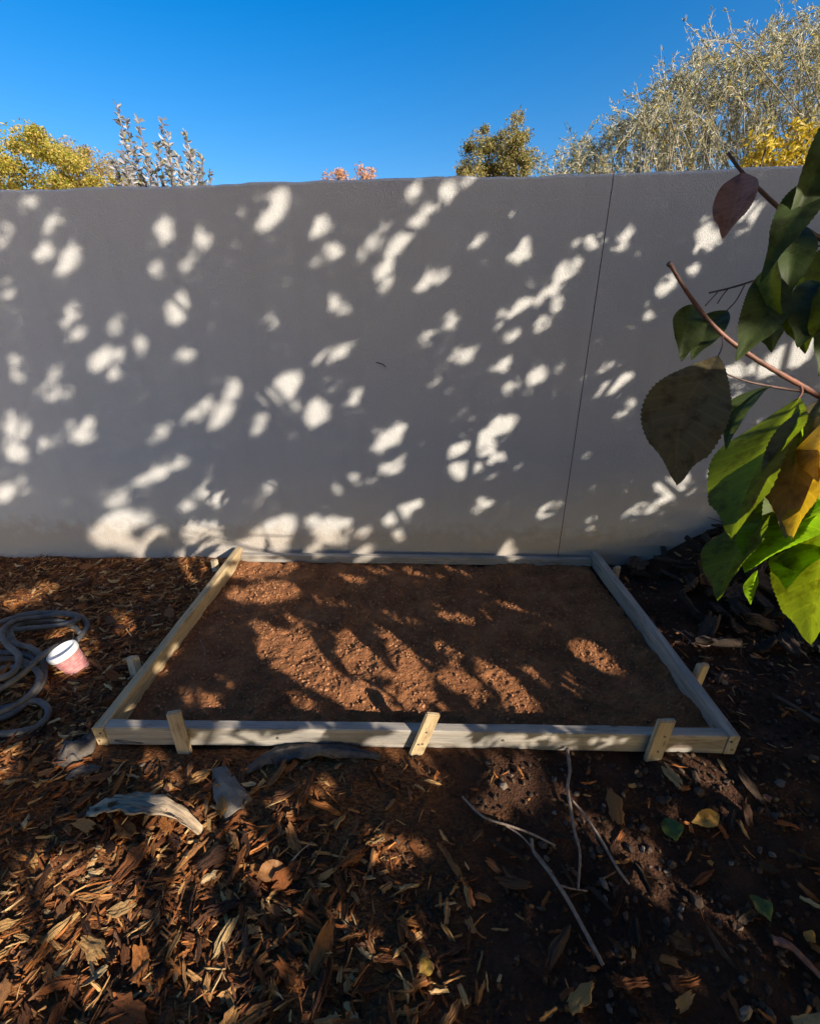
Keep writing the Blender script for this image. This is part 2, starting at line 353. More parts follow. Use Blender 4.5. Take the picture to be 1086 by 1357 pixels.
def bed():
    nx, ny = 400, 240
    gx, gy = np.meshgrid(np.linspace(FL + 0.03, FR - 0.03, nx), np.linspace(1.25, 2.64, ny))
    gy = gy + (2.64 - gy) * 0 - 0.02 * (gx - FL) / 2.4 + 0.02 * 0
    V = np.stack([gx, gy, bed_z(gx, gy)], -1).reshape(-1, 3)
    i, j = np.meshgrid(np.arange(nx - 1), np.arange(ny - 1)); a = (j * nx + i).reshape(-1)
    o = obj('soil_bed', V, np.stack([a, a + 1, a + nx + 1, a + nx], 1), M['bed'], smooth=True)
    tag(o, 'raked reddish brown soil inside the timber frame', kind='structure')
bed()

# ------------------------------------------------------------------ garden wall
def garden_wall():
    root = empty('garden_wall', (0, WALL_D, 0))
    tag(root, 'tall white rendered garden wall dappled with sunlight', 'wall')
    prof = np.array([on_wall(x, y)[[0, 2]] for x, y in [(0, 251), (140, 247.5), (240, 245), (283, 242.5), (430, 237.5), (560, 234), (700, 231.5), (810, 229), (960, 222.5), (1086, 217)]])
    prof = np.vstack([[-7, prof[0, 1] - 0.04], prof, [7, prof[-1, 1] + 0.06]])
    JX = float(on_wall(778, 470)[0]); TH = 0.20
    def panel(x0, x1, name='panel'):
        xs = np.linspace(x0, x1, max(2, int((x1 - x0) / 0.045)))
        top = np.interp(xs, prof[:, 0], prof[:, 1]) + 0.010 * vnoise(xs * 5, xs * 0, 21) + 0.006 * vnoise(xs * 17, xs * 0, 22)
        yf = WALL_S * xs; r = 0.014
        ed = 0.004 * vnoise(xs * 25, xs * 0 + 3, 23)
        rows = [(yf, np.full_like(xs, -0.4)), (yf, top - r + ed), (yf + r * 0.35 , top - r * 0.3 + ed), (yf + r, top), (yf + TH - r, top), (yf + TH, top - r), (yf + TH, np.full_like(xs, -0.4))]
        V = np.concatenate([np.stack([xs, y, z], -1) for y, z in rows]); n = len(xs); F = []
        for k in range(len(rows) - 1):
            for i in range(n - 1): F.append((k * n + i, k * n + i + 1, (k + 1) * n + i + 1, (k + 1) * n + i))
        F.append(tuple(k * n for k in range(len(rows))))
        F.append(tuple(k * n + n - 1 for k in range(len(rows)))[::-1])
        return obj(name, V, F, M['wall'], root)
    g = 0.0026
    panel(-7, JX - g); panel(JX + g, 7)
    # recessed backing that closes the movement joint
    x0, x1 = JX - 0.03, JX + 0.03
    V = []
    for y0, y1 in ((0.0035, 0.15),):
        for z in (-0.4, 2.10):
            V += [(JX - g, y0 + WALL_S * JX, z), (JX + g, y0 + WALL_S * JX, z), (JX + g, y1 + WALL_S * JX, z), (JX - g, y1 + WALL_S * JX, z)]
    o = obj('joint_filler', V, [(0, 1, 5, 4), (1, 2, 6, 5), (2, 3, 7, 6), (3, 0, 4, 7), (4, 5, 6, 7), (0, 3, 2, 1)], M['clod'], root)
    tag(o, 'thin dark vertical joint in the wall')
    p = on_wall(505, 482)
    pts = [on_wall(*q) - np.array([0, WALL_D + 0.001, 0]) for q in ((498, 480), (502, 481), (507, 482.5), (511, 486))]
    V, F, uv = tube(smooth_path(pts, 4), 0.0025, 5)
    o = obj('scratch', V, F, M['clod'], root, uv); tag(o, 'small dark hairline scratch on the wall')
garden_wall()

# ------------------------------------------------------------------ timber frame around the bed
def timber(name, p0, p1, z0, h, th, side, mat, parent, seed, ext=True):
    """board from p0 to p1 (outer bottom edge, plan), thickness towards 'side' (+1 = left of the direction)"""
    p0 = np.array(p0, float); p1 = np.array(p1, float); d = p1 - p0; L = np.linalg.norm(d); d /= L; nrm = np.array([-d[1], d[0]]) * side
    ns = 16; c = 0.003
    sec = [(0, c), (0, h - c), (c, h), (th - c, h), (th, h - c), (th, c), (th - c, 0), (c, 0)]
    V = []; uv = []; k = len(sec); per = np.concatenate([[0], np.cumsum([math.dist(sec[i], sec[(i + 1) % k]) for i in range(k)])])
    lr = np.random.default_rng(seed)
    for i in range(ns + 1):
        s = i / ns; bow = 0.004 * math.sin(s * math.pi) * (1 if seed % 2 else -1)
        for q, (a, b) in enumerate(sec):
            w = 0.0009 * lr.standard_normal()
            P = p0 + d * L * s + nrm * (a + bow + w); V.append((P[0], P[1], z0 + b + 0.5 * w)); uv.append((L * s, per[q] + seed * 0.37))
    F = [(i * k + q, i * k + (q + 1) % k, (i + 1) * k + (q + 1) % k, (i + 1) * k + q) for i in range(ns) for q in range(k)]
    F += [tuple(range(k))[::-1], tuple(range(ns * k, ns * k + k))]
    return obj(name, V, F, mat, parent, uv)
def timber_frame():
    root = empty('timber_frame', (0, 0, 0))
    tag(root, 'rectangular timber board frame staked on the ground against the wall', 'frame')
    T, H = 0.040, 0.092
    timber('board', (FL, FF_L - 0.005), (FL + 0.015, FB_L), 0.004, H, T, -1, M['wood_new'], root, 3)['label'] = 'yellowish board on the left side of the frame'
    timber('board', (FR, FF_R - 0.004), (FR + 0.03, FB_R), 0.006, H, T, 1, M['wood'], root, 4)
    timber('board', (FL + T + 0.002, FF_L), (FR - T - 0.002, FF_R), 0.003, H - 0.002, T, 1, M['wood'], root, 5)
    timber('board', (FL + T + 0.02, FB_L - 0.004), (FR - T + 0.024, FB_R - 0.004), 0.004, 0.055, T, -1, M['wood'], root, 6)
    boards = [o for o in root.children]
    for o, pts, ax in ((boards[0], [(FL + 0.012, FF_L - 0.005, 0.03), (FL + 0.026, FF_L - 0.005, 0.07)], (0, -1, 0)), (boards[1], [(FR - 0.013, FF_R - 0.004, 0.03), (FR - 0.026, FF_R - 0.004, 0.07)], (0, -1, 0)),
                       (boards[2], [(-0.5, yf0, 0.05) for yf0 in (1.2235,)] + [(0.35, 1.2092, 0.055)], (0, -1, 0))):
        for P in pts:
            P = np.array(P); N = np.array(ax) * 0.002
            ring = [P + N * q + 0.0045 * np.array([math.cos(a), 0, math.sin(a)]) for q in (-1, 1) for a in np.linspace(0, 2 * math.pi, 9)[:-1]]
            obj('nail', ring, [(k, (k + 1) % 8, 8 + (k + 1) % 8, 8 + k) for k in range(8)] + [tuple(range(8, 16))], M['nail'], o)
    def stake(base, top, wpx_m, th, mat, nails=(), rot=None, bev=0.004):
        """stake from base point to top point (front face centre line)"""
        base = np.array(base, float); top = np.array(top, float); d = top - base; L = np.linalg.norm(d); d /= L
        face = np.array(rot if rot is not None else (0, -1, 0), float); face -= d * (face @ d); face /= np.linalg.norm(face); side = np.cross(d, face)
        bm = bmesh.new(); vs = []
        for s, sc in ((0, 0.9), (0.3, 1), (0.7, 1), (1, 1)):
            for a, b in ((-1, 0), (1, 0), (1, -1), (-1, -1)):
                P = base + d * (L * s + (0.004 * a if s == 1 else 0)) + side * a * wpx_m / 2 * sc + face * b * th
                vs.append(bm.verts.new(P))
        for i in range(3):
            for q in range(4): bm.faces.new((vs[i * 4 + q], vs[i * 4 + (q + 1) % 4], vs[i * 4 + 4 + (q + 1) % 4], vs[i * 4 + 4 + q]))
        bm.faces.new(vs[0:4][::-1]); bm.faces.new(vs[12:16])
        bmesh.ops.recalc_face_normals(bm, faces=bm.faces[:])
        bmesh.ops.bevel(bm, geom=[e for e in bm.edges if len(e.link_faces) == 2 and e.calc_face_angle(0) > 0.5], offset=bev, segments=2, affect='EDGES')
        ul = bm.loops.layers.uv.new('UVMap'); off = rng.random() * 5
        for f in bm.faces:
            for lp in f.loops:
                q = np.array(lp.vert.co) - base; lp[ul].uv = (q @ d + off, q @ side + 0.7 * (q @ face))
        o = bm_obj('stake', bm, mat, root)
        for u, v in nails:
            P = base + d * L * u + side * v * wpx_m / 2
            N = face * 0.0025
            ring = [P + N * s + 0.0042 * r * (math.cos(a) * d + math.sin(a) * side) for s, r in ((0, 1), (1, 0.9)) for a in np.linspace(0, 2 * math.pi, 9)[:-1]]
            obj('nail', ring, [(k, (k + 1) % 8, 8 + (k + 1) % 8, 8 + k) for k in range(8)] + [tuple(range(8, 16))], M['nail'], o)
        return o
    yf = lambda x: np.interp(x, (FL, FR), (FF_L, FF_R))
    # front stakes: (top px) (bottom px)
    def front(topx, botx, w, mat, nails, ztop=0.118):
        tp = np.array([0, 0, 0.0]); 
        r = ray(*topx); t = (yf(0.0) - 0.022) / r[1]; tp = _cp + t * r; tp[1] = yf(tp[0]) - 0.022; 
        r = ray(*botx); t = (yf(0.0) - 0.028) / r[1]; bp = _cp + t * r; bp[1] = yf(bp[0]) - 0.028
        dd = bp - tp; bp = bp + dd / np.linalg.norm(dd) * 0.12
        return stake(bp, tp, w, 0.019, mat, nails)
    front((225, 950), (237, 990), 0.052, M['wood_stake'], ())
    front((574, 948), (554, 994), 0.050, M['wood_new'], ((0.72, 0.1), (0.52, 0.2), (0.50, -0.3)))
    front((882, 952), (862, 1006), 0.062, M['wood_stake'], ((0.55, 0.1), (0.78, 0.25)))
    # side stakes, outside the boards
    def side_stake(px_top, x_out, sgn, w, lean, hgt=0.12):
        r = ray(*px_top); y = None
        for zt in (hgt,):
            P = on_level(px_top[0], px_top[1], zt)
        P[0] = x_out + sgn * 0.02 if abs(P[0] - x_out) > 0.12 else P[0]
        B = np.array([P[0] - lean[0], P[1] - lean[1], -0.10])
        return stake(B, P, w, 0.028, M['wood_stake'], (), rot=(sgn * 0.45, -0.9, 0.1), bev=0.005)
    side_stake((171, 872), FL - 0.04, -1, 0.066, (-0.03, 0.05), 0.10)
    side_stake((936, 882), FR + 0.05, 1, 0.066, (0.07, 0.06), 0.11)
    side_stake((281, 742), FL - 0.02, -1, 0.045, (-0.01, 0.02), 0.085)
    side_stake((820, 752), FR + 0.06, 1, 0.045, (0.01, 0.02), 0.085)
timber_frame()

# ------------------------------------------------------------------ hose coil and spool
def hose():
    k = lambda x, y: (x / 5.43, 780 + y / 5.43)
    R = 0.0130
    path = [  # zoomed-pixel x, y, height of the hose centre above the ground
        (585, 335, .02), (520, 270, .02), (420, 232, .022), (280, 222, .025), (150, 258, .05), (85, 330, .06), (120, 410, .06), (230, 455, .05), (310, 520, .045),
        (335, 610, .03), (320, 710, .02), (240, 815, .02), (110, 915, .02), (-60, 985, .02), (-260, 980, .02), (-420, 800, .02), (-380, 560, .03), (-160, 500, .04),
        (60, 492, .03), (200, 505, .02), (262, 545, .02), (215, 585, .02), (60, 600, .03), (-200, 640, .03), (-380, 560, .05), (-330, 360, .05), (-120, 290, .04),
        (60, 215, .035), (200, 168, .03), (390, 158, .03), (540, 185, .03), (622, 240, .022), (615, 310, .02), (545, 400, .02), (430, 440, .055), (310, 530, .085), (190, 645, .055),
        (40, 755, .03), (-150, 830, .025), (-300, 860, .02), (-330, 760, .05), (-200, 600, .075), (0, 548, .07), (140, 546, .04), (235, 590, .06), (300, 660, .05), (270, 760, .035), (150, 850, .035), (-40, 930, .035), (-280, 900, .035), (-400, 700, .06), (-320, 470, .06), (-140, 380, .05), (40, 330, .06), (190, 300, .06), (380, 270, .05), (500, 250, .055), (560, 215, .055), (470, 185, .055), (300, 190, .06), (120, 235, .08), (30, 330, .09), (60, 430, .09), (150, 520, .09), (120, 640, .08), (-20, 700, .07), (-200, 720, .07)]
    P = []
    for x, y, z in path:
        px, py = k(x, y); q = on_level(px, py, z); q[2] = float(ground_z(q[0], q[1])) + z + 0.012; P.append(q)
    D = smooth_path(P, 14); n = len(D); rr = np.full(n, R)
    V, F, uv = tube(D, rr, 10)
    o = obj('hose', V, F, M['hose'], None, uv, True)
    tag(o, 'long thick grey hose lying coiled on the bark at the left edge', 'hose')
    # light coupling cuffs
    for frac in (0.79, 0.232):
        i = int(n * frac); V, F, uv = tube(D[i:i + 3], R * 1.16, 12); c = obj('cuff', V, F, M['hose_cuff'], o, uv, True)
    # second short loop in front
    P = []
    for x, y, z in [(-200, 960, .02), (0, 895, .02), (150, 858, .02), (265, 832, .022), (340, 865, .02), (352, 930, .02), (270, 1020, .02), (130, 1078, .02), (-40, 1090, .02), (-260, 1060, .02)]:
        px, py = k(x, y); q = on_level(px, py, z); q[2] = float(ground_z(q[0], q[1])) + z + 0.008; P.append(q)
    V, F, uv = tube(smooth_path(P, 10), R * 0.95, 10)
    o = obj('hose', V, F, M['hose'], None, uv, True)
    tag(o, 'single low loop of grey hose in front of the coil', 'hose')
hose()
def spool():
    b = on_ground(104, 886); root = empty('ribbed_tub', b)
    tag(root, 'small pink ribbed tub with a white rim beside the hose coil', 'tub')
    A = Matrix.Rotation(math.radians(-17), 4, 'Y') @ Matrix.Rotation(math.radians(6), 4, 'X')
    def lathe(name, prof, mat, parent, n=36, wob=0):
        V = []; F = []
        for i, (r, z) in enumerate(prof):
            for q in range(n):
                a = 2 * math.pi * q / n; v = A @ Vector((r * math.cos(a), r * math.sin(a), z)); V.append(tuple(v))
        for i in range(len(prof) - 1):
            for q in range(n): F.append((i * n + q, i * n + (q + 1) % n, (i + 1) * n + (q + 1) % n, (i + 1) * n + q))
        F.append(tuple(range(n))[::-1]); F.append(tuple(range((len(prof) - 1) * n, len(prof) * n)))
        return obj(name, V, F, mat, parent, smooth=True)
    prof = [(0.030, -0.03)]
    for i in range(9):
        z = -0.02 + i * 0.0128; r = 0.045 + 0.011 * (i / 8)
        prof += [(r - 0.006, z), (r + 0.001, z + 0.002), (r + 0.001, z + 0.0075), (r - 0.006, z + 0.0095)]
    lathe('body', prof, M['red_line'], root)
    top = lathe('rim', [(0.050, 0.096), (0.062, 0.098), (0.064, 0.104), (0.064, 0.122), (0.060, 0.127), (0.053, 0.127), (0.050, 0.112), (0.046, 0.104), (0.004, 0.103)], M['white_plastic'], root)
spool()

# ------------------------------------------------------------------ loose litter: chips, pebbles, clods
def chip_template(seed, L=1.0, thick=0.16, aspect=0.45):
    """splintered, bent bark plate, length ~1 along x; returns V, F, uv"""
    r = np.random.default_rng(seed); n = 6; m = 7
    xs = np.linspace(-0.5, 0.5, n); hw = aspect * 0.5 * np.array([0.8, 0.95, 1.0, 1.0, 0.92, 0.7]) * (1 + 0.22 * r.uniform(-1, 1, n))
    if seed % 2: hw = hw[::-1]
    mid = np.cumsum(0.05 * r.uniform(-1, 1, n)); bend = r.uniform(-0.35, 0.4); tw = r.uniform(-0.5, 0.5); cup = r.uniform(-0.3, 0.4)
    jag = r.uniform(-0.2, 0.2, (2, m)); ridge = r.uniform(0.3, 2.0, m)
    V = []; uv = []
    sec = [(-1, 0.6), (-0.5, 1), (0, 1), (0.55, 1), (1, 0.6), (0.7, -0.7), (-0.7, -0.7)]
    for i in range(n):
        for k, (s, t) in enumerate(sec):
            x = xs[i] + (jag[0, k] if i == 0 else jag[1, k] if i == n - 1 else 0.03 * r.uniform(-1, 1))
            y = mid[i] + s * hw[i] * (1 + 0.2 * r.uniform(-1, 1))
            z = thick * 0.5 * t * ridge[k] * (0.75 + 0.5 * r.random()) + bend * (x * x - 0.08) * 0.5 + tw * x * y + cup * y * y / aspect
            V.append((x, y, z)); uv.append((x, y + (0.7 if t < 0 else 0)))
    F = [(i * m + q, (i + 1) * m + q, (i + 1) * m + (q + 1) % m, i * m + (q + 1) % m) for i in range(n - 1) for q in range(m)]
    e = (n - 1) * m
    F += [(0, 1, 6), (1, 2, 6), (2, 5, 6), (2, 3, 5), (3, 4, 5)]; F += [(e, e + 6, e + 1), (e + 1, e + 6, e + 2), (e + 2, e + 6, e + 5), (e + 2, e + 5, e + 3), (e + 3, e + 5, e + 4)]
    return np.array(V), F, np.array(uv)
def bark_template(seed, thick=0.16, aspect=0.4):
    """larger bark piece: fibrous ridges along its length, torn ends"""
    r = np.random.default_rng(seed); n, m = 8, 8; xs = np.linspace(-0.5, 0.5, n)
    hw = aspect * 0.5 * (1 + 0.22 * r.uniform(-1, 1, n)) * np.interp(xs, (-0.5, -0.3, 0.3, 0.5), (0.72, 1, 1, 0.6)); mid = np.cumsum(0.03 * r.uniform(-1, 1, n))
    bend = r.uniform(-0.3, 0.45); tw = r.uniform(-0.5, 0.5); cup = r.uniform(-0.2, 0.5); ridge = r.uniform(-1, 1, m); jag = r.uniform(-0.17, 0.17, (2, m)); V = []; uv = []
    for top in (1, 0):
        for i in range(n):
            for q in range(m):
                v = -1 + 2 * q / (m - 1); x = xs[i] + (jag[0, q] * (1 - i) if i < 1 else jag[1, q] if i == n - 1 else 0.02 * r.uniform(-1, 1)); y = mid[i] + v * hw[i] + 0.02 * aspect * r.uniform(-1, 1)
                z = bend * (x * x - 0.08) * 0.5 + tw * x * y + cup * y * y / aspect + (thick * (0.35 + 0.28 * ridge[q] * (1 - 0.4 * abs(v)) + 0.14 * r.uniform(-1, 1)) * (1 - 0.45 * v * v) if top else -thick * 0.35 * (1 - 0.5 * v * v))
                V.append((x, y, z)); uv.append((x, y + (0 if top else 0.7)))
    o = n * m; F = []
    for i in range(n - 1):
        for q in range(m - 1):
            a = i * m + q; F += [(a, a + m, a + m + 1, a + 1), (o + a, o + a + 1, o + a + m + 1, o + a + m)]
    rim = list(range(m)) + [i * m + m - 1 for i in range(1, n)] + [(n - 1) * m + q for q in range(m - 2, -1, -1)] + [i * m for i in range(n - 2, 0, -1)]
    F += [(a, b, o + b, o + a) for a, b in zip(rim, rim[1:] + rim[:1])]
    return np.array(V), F, np.array(uv)
def stone_template(seed, rough=0.28):
    bm = bmesh.new(); bmesh.ops.create_icosphere(bm, subdivisions=1, radius=0.5); r = np.random.default_rng(seed)
    sc = np.array([1, r.uniform(0.6, 0.95), r.uniform(0.4, 0.75)])
    V = np.array([v.co[:] for v in bm.verts]) * (1 + rough * r.uniform(-1, 1, (len(bm.verts), 1))) * sc
    F = [tuple(v.index for v in f.verts) for f in bm.faces]; bm.free()
    return V, F, V[:, :2].copy()
CHIPS = [chip_template(100 + i, thick=0.10 + 0.02 * (i % 5), aspect=0.14 + 0.065 * (i % 6)) for i in range(14)]
STONES = [stone_template(300 + i, 0.42) for i in range(14)]
def rot_mats(n, tilt, r):
    yaw = r.uniform(0, 2 * np.pi, n); a = r.normal(0, tilt, n); b = r.normal(0, tilt, n)
    cy, sy, ca, sa, cb, sb = np.cos(yaw), np.sin(yaw), np.cos(a), np.sin(a), np.cos(b), np.sin(b); z = np.zeros(n); o = np.ones(n)
    Rz = np.stack([cy, -sy, z, sy, cy, z, z, z, o], -1).reshape(n, 3, 3)
    Rx = np.stack([o, z, z, z, ca, -sa, z, sa, ca], -1).reshape(n, 3, 3)
    Ry = np.stack([cb, z, sb, z, o, z, -sb, z, cb], -1).reshape(n, 3, 3)
    return Rz @ Rx @ Ry
def scatter(name, temps, P, size, R, mat, label, cat=None):
    Vs, Fs, Us = [], [], []; off = 0
    idx = np.arange(len(P)) % len(temps)
    for k, (V, F, uv) in enumerate(temps):
        q = np.where(idx == k)[0]
        if not len(q): continue
        W = np.einsum('nij,vj->nvi', R[q] * size[q][:, None, None], V) + P[q][:, None]
        Vs.append(W.reshape(-1, 3)); Us.append((uv[None] * size[q][:, None, None]).reshape(-1, 2))
        o = off + np.arange(len(q))[:, None, None] * len(V)
        for m in sorted({len(f) for f in F}):
            A = np.array([f for f in F if len(f) == m]); Fs.append((A[None] + o).reshape(-1, m))
        off += len(q) * len(V)
    o = obj(name, np.vstack(Vs), Fs, mat, None, np.vstack(Us))
    return tag(o, label, cat, kind='stuff')
def in_frame(x, y, m=0.0):
    return (x > FL - m) & (x < FR + m + 0.03) & (y > 1.195 - m) & (y < 2.75)
def spots(n, x0, x1, y0, y1, dens, r, m=0.02):
    out = []
    while sum(map(len, out)) < n:
        x = r.uniform(x0, x1, n); y = r.uniform(y0, y1, n)
        ok = (r.random(n) < dens(x, y)) & ~in_frame(x, y, m) & (y < WALL_D + WALL_S * x - 0.03)
        out.append(np.stack([x[ok], y[ok]], -1))
    return np.vstack(out)[:n]
def chip_density(x, y):
    left = sstep(0.35, -0.35, x + 0.25 * (y - 0.6))
    back = sstep(-1.15, -1.3, x)
    edge = 0.30 * sstep(1.5, 2.2, x) * sstep(0.4, 1.2, y)
    return np.clip(0.06 + 0.94 * np.maximum(left, back) * np.where((y > 0.95) & (x > -1.0), 0.35, 1.0) + edge, 0, 1)
r = np.random.default_rng(21)
def place(n, dens, box, szr, tilt, lift, temps, name, mat, label, r=r, m=0.03):
    p = spots(n, *box, dens, r, m); size = r.uniform(*szr, n) ** 1.0
    P = np.column_stack([p, ground_z(p[:, 0], p[:, 1]) + lift[0] + r.random(n) * lift[1]])
    scatter(name, temps, P, size, rot_mats(n, tilt, r), mat, label)
place(15000, chip_density, (-3.2, 2.8, 0.05, 2.8), (0.010, 0.05), 0.24, (0.000, 0.018), CHIPS, 'bark_mulch', M['chip'], 'loose brown bark mulch covering the ground')
place(9000, lambda x, y: np.clip(1.05 - chip_density(x, y), 0.12, 1), (-2.6, 3.2, -0.6, 2.8), (0.005, 0.022), 0.6, (0.0, 0.008), STONES, 'soil_clods', M['clod'], 'crumbly dark soil clods around the frame', m=0.0)
place(3500, lambda x, y: np.clip(sstep(0.2, 0.9, x) + 0.05, 0, 1), (-1, 3.2, -0.4, 2.7), (0.008, 0.026), 0.5, (0.0, 0.006), STONES, 'gravel', M['pebble'], 'small dark pebbles mixed into the soil right of the bed', m=0.0)
place(8000, lambda x, y: np.clip(chip_density(x, y) - 0.04, 0.01, 1), (-3.2, 2.6, 0.05, 2.8), (0.01, 0.06), 0.3, (0.005, 0.02), [chip_template(500 + i, thick=0.06, aspect=0.07 + 0.02 * (i % 4)) for i in range(6)], 'wood_shreds', M['chip'], 'thin woody shreds lying among the bark')
# crumbs on the bed
n = 14000; cx = r.uniform(FL + 0.06, FR - 0.06, n); cyy = r.uniform(1.29, 2.60, n); cs = 0.003 + 0.015 * r.random(n) ** 4
scatter('soil_crumbs', STONES, np.column_stack([cx, cyy, bed_z(cx, cyy) + cs * 0.15]), cs, rot_mats(n, 1.0, r), M['crumb'], 'fine reddish soil crumbs covering the bed')

# individual larger pieces, each an object of its own
TAKEN = []
def individuals(n, temps, box, dens, szr, tilt, lift, name, cat, mats, label, group, seed, m=0.05, gap=0.35):
    r = np.random.default_rng(seed); meshes = [[make_mesh(name, V, F, mt, uv) for (V, F, uv) in temps] for mt in mats]
    made = 0; tries = 0
    while made < n and tries < 60:
        tries += 1
        for x, y in spots(n, *box, dens, r, m):
            if made >= n: break
            s = r.uniform(*szr)
            px, py, d = project(np.array([x, y, 0.0]))
            if not (-30 < px < 1116 and py < 1400): continue
            if any((x - a) ** 2 + (y - b) ** 2 < (gap * (s + c)) ** 2 for a, b, c in TAKEN): continue
            TAKEN.append((x, y, s))
            o = bpy.data.objects.new(name, meshes[int(r.integers(len(mats)))][int(r.integers(len(temps)))])
            o.location = (x, y, float(ground_z(x, y)) + lift + 0.10 * s)
            o.rotation_euler = (r.normal(0, tilt), r.normal(0, tilt), r.uniform(0, 6.283)); o.scale = (s, s, s)
            link(o); tag(o, label, cat, group); made += 1
BIGCHIP = [bark_template(700 + i, 0.10 + 0.035 * (i % 4), 0.16 + 0.06 * (i % 7)) for i in range(24)]
CHUNK = [bark_template(760 + i, 0.16 + 0.04 * (i % 4), 0.40 + 0.07 * (i % 5)) for i in range(12)]
individuals(150, BIGCHIP, (-1.15, 0.15, 0.30, 1.12), lambda x, y: sstep(0.2, -0.5, x + 0.6 * (y - 0.5)) + 0.03, (0.032, 0.10), 0.26, 0.012, 'bark_chip', 'bark chip', [M['chip']],
            'chunky brown bark chip in the mulch before the front board', 'bark chips in the lower left mulch', 31)
individuals(60, BIGCHIP, (-2.4, -1.25, 1.15, 2.75), lambda x, y: 1.0 + 0 * x, (0.05, 0.10), 0.25, 0.018, 'bark_chip', 'bark chip', [M['chip']],
            'brown bark chip on the ground left of the frame', 'bark chips left of the frame', 32)
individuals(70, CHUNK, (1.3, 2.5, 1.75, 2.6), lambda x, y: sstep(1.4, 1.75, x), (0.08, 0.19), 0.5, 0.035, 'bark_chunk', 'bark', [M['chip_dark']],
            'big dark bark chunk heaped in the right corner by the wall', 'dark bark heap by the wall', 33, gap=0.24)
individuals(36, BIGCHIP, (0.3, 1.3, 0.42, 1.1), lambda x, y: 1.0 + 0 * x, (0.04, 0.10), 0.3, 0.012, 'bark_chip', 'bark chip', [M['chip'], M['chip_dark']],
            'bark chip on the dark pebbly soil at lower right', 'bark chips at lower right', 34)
individuals(70, STONES, (0.25, 1.9, 0.42, 1.9), lambda x, y: 1.0 + 0 * x, (0.018, 0.04), 0.4, 0.004, 'pebble', 'pebble', [M['pebble']],
            'small grey brown pebble on the dark soil right of the bed', 'pebbles right of the bed', 35)

# ------------------------------------------------------------------ singular pieces of litter
def sheet(name, pts, mat, label, cat, thick=0.006, wid=0.05, curl=0.6, lift=0.02, seed=0):
    """curled strip following pixel points on the ground"""
    r = np.random.default_rng(seed); C = smooth_path([on_ground(px, py) + np.array([0, 0, lift + h]) for px, py, h in pts], 6)
    n = len(C); T = np.gradient(C, axis=0); T /= np.linalg.norm(T, axis=1)[:, None]; B = np.cross(np.array([0, 0, 1.0]), T); B /= np.linalg.norm(B, axis=1)[:, None]
    m = 9; V = []; uv = []; hw = wid * (np.sin(np.linspace(0.25, math.pi - 0.2, n)) * 0.8 + 0.25) * (1 + 0.25 * vnoise(np.arange(n) * 0.45, np.zeros(n), seed))
    L = 0
    for side in (1, -1):
        for i in range(n):
            for q in range(m):
                v = -1 + 2 * q / (m - 1); e = 1 + 0.5 * float(vnoise(i * 0.8, v * 2, seed + 3))
                P = C[i] + B[i] * v * hw[i] * e + np.array([0, 0, 1]) * (curl * hw[i] * (v * v - 0.4) + 0.7 * hw[i] * float(vnoise(i * 0.38, q * 0.7, seed + 5)) + 0.3 * hw[i] * float(vnoise(i * 1.1, q * 1.5, seed + 7)) + side * thick / 2)
                V.append(P); uv.append((i * 0.02, v * hw[i]))
    F = []; o = n * m
    for i in range(n - 1):
        for q in range(m - 1):
            a = i * m + q; F.append((a, a + 1, a + m + 1, a + m)); F.append((o + a, o + a + m, o + a + m + 1, o + a + 1))
    rim = [i for i in range(m)] + [i * m + m - 1 for i in range(1, n)] + [(n - 1) * m + q for q in range(m - 2, -1, -1)] + [i * m for i in range(n - 2, 0, -1)]
    for k in range(len(rim)):
        a, b = rim[k], rim[(k + 1) % len(rim)]; F.append((b, a, o + a, o + b))
    return tag(obj(name, V, F, mat, None, uv, True), label, cat)
sheet('bark_strip', [(118, 1082, 0.0), (150, 1078, 0.012), (190, 1080, 0.03), (232, 1088, 0.035), (268, 1108, 0.005)], M['pale_bark'], 'long pale curled bark strip lying on the mulch at left', 'bark', 0.006, 0.034, 0.5, 0.02, 3)
sheet('sacking_strip', [(325, 1026, 0), (360, 1006, 0.01), (400, 1000, 0.015), (450, 1000, 0.015), (505, 1006, 0.0)], M['grey_cloth'], 'grey crumpled strip lying just below the front board', 'strip', 0.004, 0.032, -0.5, 0.012, 5)
sheet('paper_scrap', [(76, 1018, 0), (92, 1003, 0.01), (112, 990, 0.015), (126, 974, 0.0)], M['grey_cloth'], 'grey crumpled paper scrap near the left front frame corner', 'paper', 0.004, 0.055, -0.4, 0.01, 9)
sheet('paper_scrap', [(88, 1034, 0), (110, 1024, 0.006), (134, 1022, 0)], M['grey_cloth'], 'small grey scrap just below the larger crumpled paper', 'paper', 0.004, 0.022, -0.4, 0.012, 10)
def shard(pxs, h, mat, label, name='stone_shard', cat='stone', seed=0):
    r = np.random.default_rng(seed); P = [on_ground(*p) for p in pxs]; c = np.mean(P, 0); n = len(P)
    V = [p + np.array([0, 0, -0.02]) for p in P] + [p + np.array([0, 0, h * r.uniform(0.6, 1.0)]) for p in P] + [c + (p - c) * 0.55 + np.array([0, 0, h * r.uniform(1.1, 1.7)]) for p in P] + [c + np.array([0, 0, h * 1.6])]
    F = []
    for k in range(n):
        j = (k + 1) % n; F += [(k, j, n + j, n + k), (n + k, n + j, 2 * n + j, 2 * n + k), (2 * n + k, 2 * n + j, 3 * n)]
    return tag(obj(name, V, F, mat), label, cat)
shard([(282, 1024), (300, 1018), (312, 1034), (334, 1060), (318, 1076), (300, 1090), (284, 1062)][::-1], 0.022, M['grey_stone'], 'pale grey angular stone shard on the soil below the frame', seed=4)
shard([(948, 897), (955, 897), (958, 903), (951, 907), (945, 904)][::-1], 0.02, M['pebble'], 'small pale stone beside the right side stake', 'stone', seed=6)
